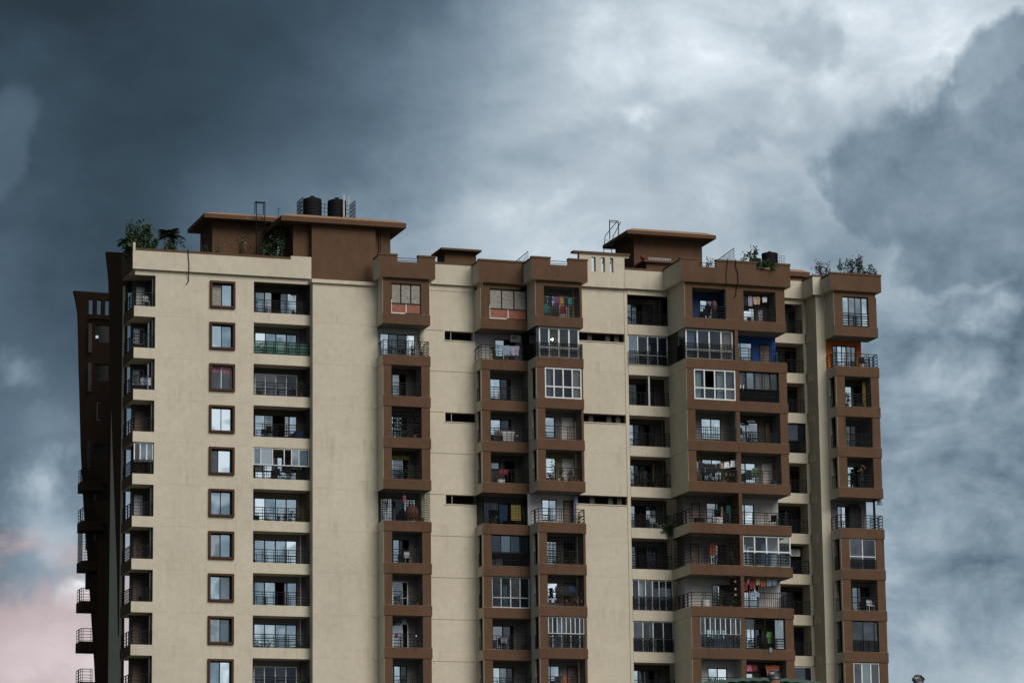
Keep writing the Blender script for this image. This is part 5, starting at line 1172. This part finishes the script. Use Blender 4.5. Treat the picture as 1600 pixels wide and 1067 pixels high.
# widest bay, right half
for i, (x, mk, w_, h) in enumerate(((31.3, 'cblack', .3, .7), (31.7, 'lilac', .3, .7), (32.2, 'tan', .5, .55), (32.85, 'cwhite', .35, .35))): cloth(x, B(1) + 1.95, w_, h, -6.0, mk, ['black cloth', 'lilac cloth', 'tan striped cloth', 'white cloth'][i] + ' hanging high, ' + at_('4b', 1))
cloth(32.45, B(1) + .9, .3, .8, -6.1, 'lilac', 'lilac towel over the railing, ' + at_('4b', 1))
curtain(31.95, 32.6, B(3) + .95, F(3) - .08, -6.05, 'curtain', 'pale beige curtain in the middle, ' + at_('4b', 3)); curtain(32.7, 33.1, B(3) + .95, F(3) - .08, -6.05, 'curtain', 'beige curtain near the right end, ' + at_('4b', 3)); curtain(30.6, 30.95, B(3) + .95, F(3) - .08, -6.05, 'mauve', 'mauve curtain at the left end, ' + at_('4b', 3))
for i, x in enumerate((30.62, 30.85)): bucket(x, -6.32, B(3) + .85, 'cwhite', ['left', 'right'][i] + ' of two white bottles standing on the rail, ' + at_('4b', 3), .05, .4)
chair(30.75, -5.8, B(4) + .3, 'black', 'black chair at the left, ' + at_('4b', 4)); plant(31.4, -5.9, Bz(4), .9, .4, 'thin potted plant before the window, ' + at_('4b', 4), 60, leaf=.1, grp=A_); cloth(31.7, F(4) - .45, .6, .12, -5.6, 'lilac', 'lilac cloth pegged over the window, ' + at_('4b', 4))
cloth(31.1, B(5) + .98, .46, .65, -6.42, 'cblack', 'black towel over the railing, ' + at_('4b', 5)); cloth(31.7, B(5) + 1.2, .46, .6, -6.2, 'leaf2', 'olive towel pegged beside the black one, ' + at_('4b', 5))
boxthing('storage_box', 33.2, -6.0, Bz(5), .35, .3, .25, 'navy', 'small dark box at the right end, ' + at_('4b', 5), 'box')
chair(33.2, -5.6, Bz(6), 'black', 'black chair near the right end, ' + at_('4b', 6), -.8)
boxthing('cupboard', 32.6, -5.4, Bz(7), .8, .4, 1.7, 'cgrey', 'tall grey cupboard behind the glazing, ' + at_('4b', 7), 'cupboard'); boxthing('cupboard', 30.75, -5.7, B(7) + 1.1, .35, .35, .45, 'cwhite', 'white cabinet behind the glazing, ' + at_('4b', 7), 'cabinet')
for i, (x, mk, w_, h) in enumerate(((30.75, 'red', .35, .85), (31.1, 'cwhite', .25, .3), (31.35, 'red', .4, .7), (31.75, 'tan', .3, .4), (32.15, 'corange', .35, .5), (32.6, 'cgrey', .35, .45), (33.0, 'cgrey', .3, .4))): cloth(x, F(8) - .12, w_, h, -5.9 - .03 * i, mk, ['red shirt at the left end', 'white cap like cloth', 'second red shirt', 'tan cloth', 'orange cloth', 'blue grey cloth', 'rightmost blue grey cloth'][i] + ' in the washing, ' + at_('4b', 8), sleeves=mk == 'red')
cloth(31.3, B(8) + 1.1, .65, .3, -6.5, 'cgrey', 'blue grey towel over the barred railing, ' + at_('4b', 8))
cloth(32.6, B(9) + 1.35, .35, .8, -5.9, 'green', 'light green shirt, ' + at_('4b', 9), sleeves=True); t_ = chair(33.15, -6.0, Bz(9), 'blues', 'blue plastic chair, ' + at_('4b', 9)); chair(31.9, -5.7, Bz(9), 'black', 'black chair, ' + at_('4b', 9), 1.2)
cloth(32.35, B(9) + .12, .2, .35, -6.62, 'cgrey', 'small blue grey cloth hanging below the railing, ' + at_('4b', 9))
for i, (x, mk, w_, h) in enumerate(((30.95, 'pink', .35, .45), (31.35, 'red', .4, .4), (32.75, 'corange', .95, .75))): cloth(x, F(10) - .3, w_, h, -5.9, mk, ['pale pink', 'crimson', 'wide orange'][i] + ' cloth, ' + at_('4b', 10))
# narrow recess
acunit(36.4, -2.0, F(7) - .8, 'white outdoor unit on the back wall, ' + at_('Q', 7)); plant(35.2, -2.4, Bz(3), 1.1, .6, 'dark plant with small flowers, ' + at_('Q', 3), 110, flower='green', leaf=.1, grp=A_)
plant(35.6, -2.4, Bz(6), .9, .5, 'dark potted plant, ' + at_('Q', 6), 90, leaf=.1, grp=A_)
# rightmost bay
plant(39.15, -6.1, Bz(3), 1.25, .35, 'slim tiered dark plant at the left, ' + at_('5', 3), 130, leaf=.1, grp=A_); boxthing('storage_box', 40.2, -6.0, Bz(3), .5, .3, .3, 'black', 'black box on the floor, ' + at_('5', 3), 'box'); curtain(40.5, 40.75, B(3), F(3) - .2, -5.9, 'yellow', 'narrow yellowish curtain at the right, ' + at_('5', 3))
chair(40.6, -5.9, Bz(2), 'black', 'dark chair at the right behind the railing, ' + at_('5', 2))
for i, (a, c_) in enumerate(((39.45, 39.85), (39.87, 40.25))): curtain(a, c_, B(6), F(6) - .25, -5.2, 'cblack', ['left', 'right'][i] + ' half of the black curtain in the doorway, ' + at_('5', 6))
cloth(41.45, F(6) - .05, .45, .35, -6.2, 'cgrey', 'crumpled grey cloth hanging at the right corner, ' + at_('5', 6)); chair(40.6, -5.9, Bz(8), 'whitemetal', 'white chair at the right, ' + at_('5', 8)); bucket(40.25, -6.2, Bz(9), 'red', 'crimson tub, ' + at_('5', 9), .2, .22); bucket(39.25, -6.1, Bz(8), 'tan', 'small tan pot at the left, ' + at_('5', 8), .08, .25)

# ---- person: dark clothes, arms raised, behind the railing -------------
def person(x, y, z, label):
    t = empty('person', (x, y, z)); tag(t, label, 'person')
    J = {'pel': (0, 0, .92, .13), 'sp': (0, .01, 1.12, .12), 'ch': (0, .0, 1.34, .14), 'nk': (0, -.01, 1.48, .055), 'hd': (0, -.02, 1.60, .09), 'tp': (0, -.01, 1.70, .07),
         'ls': (-.17, 0, 1.42, .06), 'le': (-.36, -.10, 1.25, .045), 'lw': (-.20, -.26, 1.38, .034), 'rs': (.17, 0, 1.42, .06), 're': (.30, -.10, 1.60, .045), 'rw': (.08, -.16, 1.72, .034),
         'lh': (-.09, .0, .86, .09), 'lk': (-.10, -.02, .48, .065), 'lf': (-.10, .02, .08, .045), 'lt': (-.11, -.14, .04, .04), 'rh': (.09, 0, .86, .09), 'rk': (.10, -.02, .48, .065), 'rf': (.11, .02, .08, .045), 'rt': (.12, -.14, .04, .04)}
    k = list(J); E_ = [('pel', 'sp'), ('sp', 'ch'), ('ch', 'nk'), ('nk', 'hd'), ('hd', 'tp'), ('ch', 'ls'), ('ls', 'le'), ('le', 'lw'), ('ch', 'rs'), ('rs', 're'), ('re', 'rw'), ('pel', 'lh'), ('lh', 'lk'), ('lk', 'lf'), ('lf', 'lt'), ('pel', 'rh'), ('rh', 'rk'), ('rk', 'rf'), ('rf', 'rt')]
    P = [J[a][:3] for a in k]; Rr = [J[a][3] for a in k]; E2 = [(k.index(a), k.index(b_)) for a, b_ in E_]
    for w_, e_, sg in (('lw', 'le', -1), ('rw', 're', 1)):
        a, c = Vector(J[w_][:3]), Vector(J[e_][:3]); d = (a - c).normalized(); s = d.cross(Vector((0, 1, 0))).normalized(); pm2 = a + d * .06; P.append(tuple(pm2)); Rr.append(.03); ip = len(P) - 1; E2.append((k.index(w_), ip))
        for f2, (of, L2) in enumerate(((-.035, .075), (-.012, .09), (.012, .085), (.035, .065))):
            p1 = pm2 + s * of + d * .03; p2 = p1 + d * L2 * .55; p3 = p2 + (d * .7 + Vector((0, -.7, 0))).normalized() * L2 * .45
            i0 = len(P); P += [tuple(p1), tuple(p2), tuple(p3)]; Rr += [.010, .009, .008]; E2 += [(ip, i0), (i0, i0 + 1), (i0 + 1, i0 + 2)]
        p1 = a + s * .045 * sg + d * .03; p2 = p1 + (s * sg + d).normalized() * .05; i0 = len(P); P += [tuple(p1), tuple(p2)]; Rr += [.012, .010]; E2 += [(k.index(w_), i0), (i0, i0 + 1)]
    me = bpy.data.meshes.new('body'); me.from_pydata(P, E2, []); o = bpy.data.objects.new('body', me); COL.objects.link(o); o.parent = t
    md = o.modifiers.new('skin', 'SKIN')
    lay = me.skin_vertices[0] if len(me.skin_vertices) else None
    if lay is None:
        bpy.context.view_layer.objects.active = o; lay = me.skin_vertices[0] if len(me.skin_vertices) else me.attributes
    for i, sv in enumerate(lay.data): sv.radius = (Rr[i], Rr[i] * (.8 if k[i:i + 1] and k[i] in ('pel', 'sp', 'ch') else 1)); sv.use_root = i == 0
    sb = o.modifiers.new('sub', 'SUBSURF'); sb.levels = 1; sb.render_levels = 2; me.materials.append(M['skin'])
    def part(nm, prof_pts, mk):
        b = MB(); [b.tube(p, q, r1, mk, 12, r2) for p, q, r1, r2 in prof_pts]; b.v = [(x + a, y + bb, z + c) for a, bb, c in b.v]; b.build(nm, t, (x, y, z), smooth=True)
    part('shirt', [((0, 0, .88), (0, .0, 1.12), .165, .155), ((0, 0, 1.12), (0, 0, 1.38), .155, .175), ((0, 0, 1.38), (0, 0, 1.47), .175, .075), ((-.12, 0, 1.42), (-.28, -.06, 1.33), .075, .062), ((.12, 0, 1.42), (.25, -.06, 1.53), .075, .062)], 'cblack')
    part('trousers', [((-.09, 0, .93), (-.10, -.02, .48), .105, .078), ((-.10, -.02, .48), (-.10, .02, .1), .078, .06), ((.09, 0, .93), (.10, -.02, .48), .105, .078), ((.10, -.02, .48), (.11, .02, .1), .078, .06)], 'cblack')
    b = MB(); b.lathe(x, y + .01, [(.095, z + 1.60), (.105, z + 1.67), (.085, z + 1.74), (.03, z + 1.775)], 'hair', 14); b.build('hair', t, (x, y, z), smooth=True)
    b = MB(); b.box(x - .012, x + .012, y - .135, y - .09, z + 1.58, z + 1.62, 'skin'); b.build('nose', t, (x, y, z), bevel=.006)
    b = MB(); b.box(x - .025, x + .025, y - .112, y - .1, z + 1.545, z + 1.555, 'red'); b.build('mouth', t, (x, y, z))
    for sx in (-1, 1): b = MB(); b.box(x + sx * .034 - .012, x + sx * .034 + .012, y - .112, y - .095, z + 1.615, z + 1.63, 'hair'); b.build('eye', t, (x, y, z)); b = MB(); b.box(x + sx * .095 - .01, x + sx * .095 + .01, y - .03, y + .01, z + 1.57, z + 1.63, 'skin'); b.build('ear', t, (x, y, z), bevel=.006)
    return t
person(40.2, -5.85, B(5) - .18 + .19, 'person in dark clothes with raised arms behind the railing of the rightmost bay')

# ---- foreground shed with roof vents ------------------------------------
SH = empty('shed', (-21.3, -128, 0)); tag(SH, 'foreground shed with a curved green sheet roof at the bottom edge', 'shed')
def arch(xc, R_, half, ztop, x): return ztop - (R_ - math.sqrt(R_ * R_ - (x - xc) ** 2))
xc, ztop, R_ = -21.1, 12.46, 15.0; n = 48; half = 9.0
b = MB(); XS = [xc - half + 2 * half * i / n for i in range(n + 1)]
for i in range(n):
    a, c = XS[i], XS[i + 1]; za, zc = arch(xc, R_, half, ztop, a), arch(xc, R_, half, ztop, c); m_ = (a + c) / 2; zm = arch(xc, R_, half, ztop, m_) + .035
    for (p0, z0_, p1, z1_) in ((a, za, m_, zm), (m_, zm, c, zc)):
        b.face([(p0, -134, z0_), (p1, -134, z1_), (p1, -112, z1_), (p0, -112, z0_)], 'roofgreen'); b.face([(p0, -134, z0_ - .10), (p1, -134, z1_ - .10), (p1, -134, z1_), (p0, -134, z0_)], 'roofgreen')
b.build('roof', SH)
b = MB()
for i in range(n): a, c = XS[i], XS[i + 1]; b.face([(a, -133.9, 0), (c, -133.9, 0), (c, -133.9, arch(xc, R_, half, ztop, c) - .05), (a, -133.9, arch(xc, R_, half, ztop, a) - .05)], 'innerdim')
b.box(xc - half + .1, xc - half + .3, -133.8, -112, 0, 9.3, 'innerdim'); b.box(xc + half - .3, xc + half - .1, -133.8, -112, 0, 9.3, 'innerdim'); b.build('wall', SH)
b = MB(); b.box(-30, -12, -139, -134.01, 11.0, 11.3, 'roofgreen'); b.build('porch_roof', SH); b = MB(); b.box(-29.8, -12.2, -138.8, -134.02, 0, 10.99, 'innerdim'); b.build('porch_wall', SH)
def vent(x, y, z, ztop, label, k=1.0):
    t = empty('roof_vent', (x, y, z)); tag(t, label, 'roof vent', 'turbine roof vents'); h = .26 * k; zb_ = ztop - h
    b = MB(); b.lathe(x, y, [(.17 * k, z), (.16 * k, zb_ - .06)], 'rust', 20); b.build('neck', t, (x, y, z), smooth=True)
    b = MB(); b.lathe(x, y, [(.18 * k, zb_ - .0601), (.2 * k, zb_ - .03), (.17 * k, zb_)], 'vent', 20); b.build('collar', t, (x, y, z), smooth=True)
    b = MB(); nb = 22
    for i in range(nb):
        a = 2 * math.pi * i / nb; pr = None
        for j in range(7):
            f_ = j / 6; rr = k * (.16 + .06 * math.sin(math.pi * min(1, f_ * 1.15))) * (1 if f_ < .7 else 1 - (f_ - .7) * 1.2); zz = zb_ + h * .88 * f_; p = Vector((x + rr * math.cos(a), y + rr * math.sin(a), zz)); p2 = Vector((x + rr * .86 * math.cos(a + .2), y + rr * .86 * math.sin(a + .2), zz))
            if pr: b.face([pr[0], p, p2, pr[1]], 'vent')
            pr = (p, p2)
    b.build('turbine', t, (x, y, z)); b = MB(); b.lathe(x, y, [(.15 * k, ztop - h * .22), (.12 * k, ztop - h * .06), (.02, ztop)], 'vent', 20); b.build('cap', t, (x, y, z), smooth=True); return t
vent(-21.6, -135.6, 11.301, 12.57, 'silver turbine vent rising over the green roof at the bottom edge'); vent(-17.35, -137.0, 11.301, 12.36, 'dark round vent at the bottom right against the sky', .92)
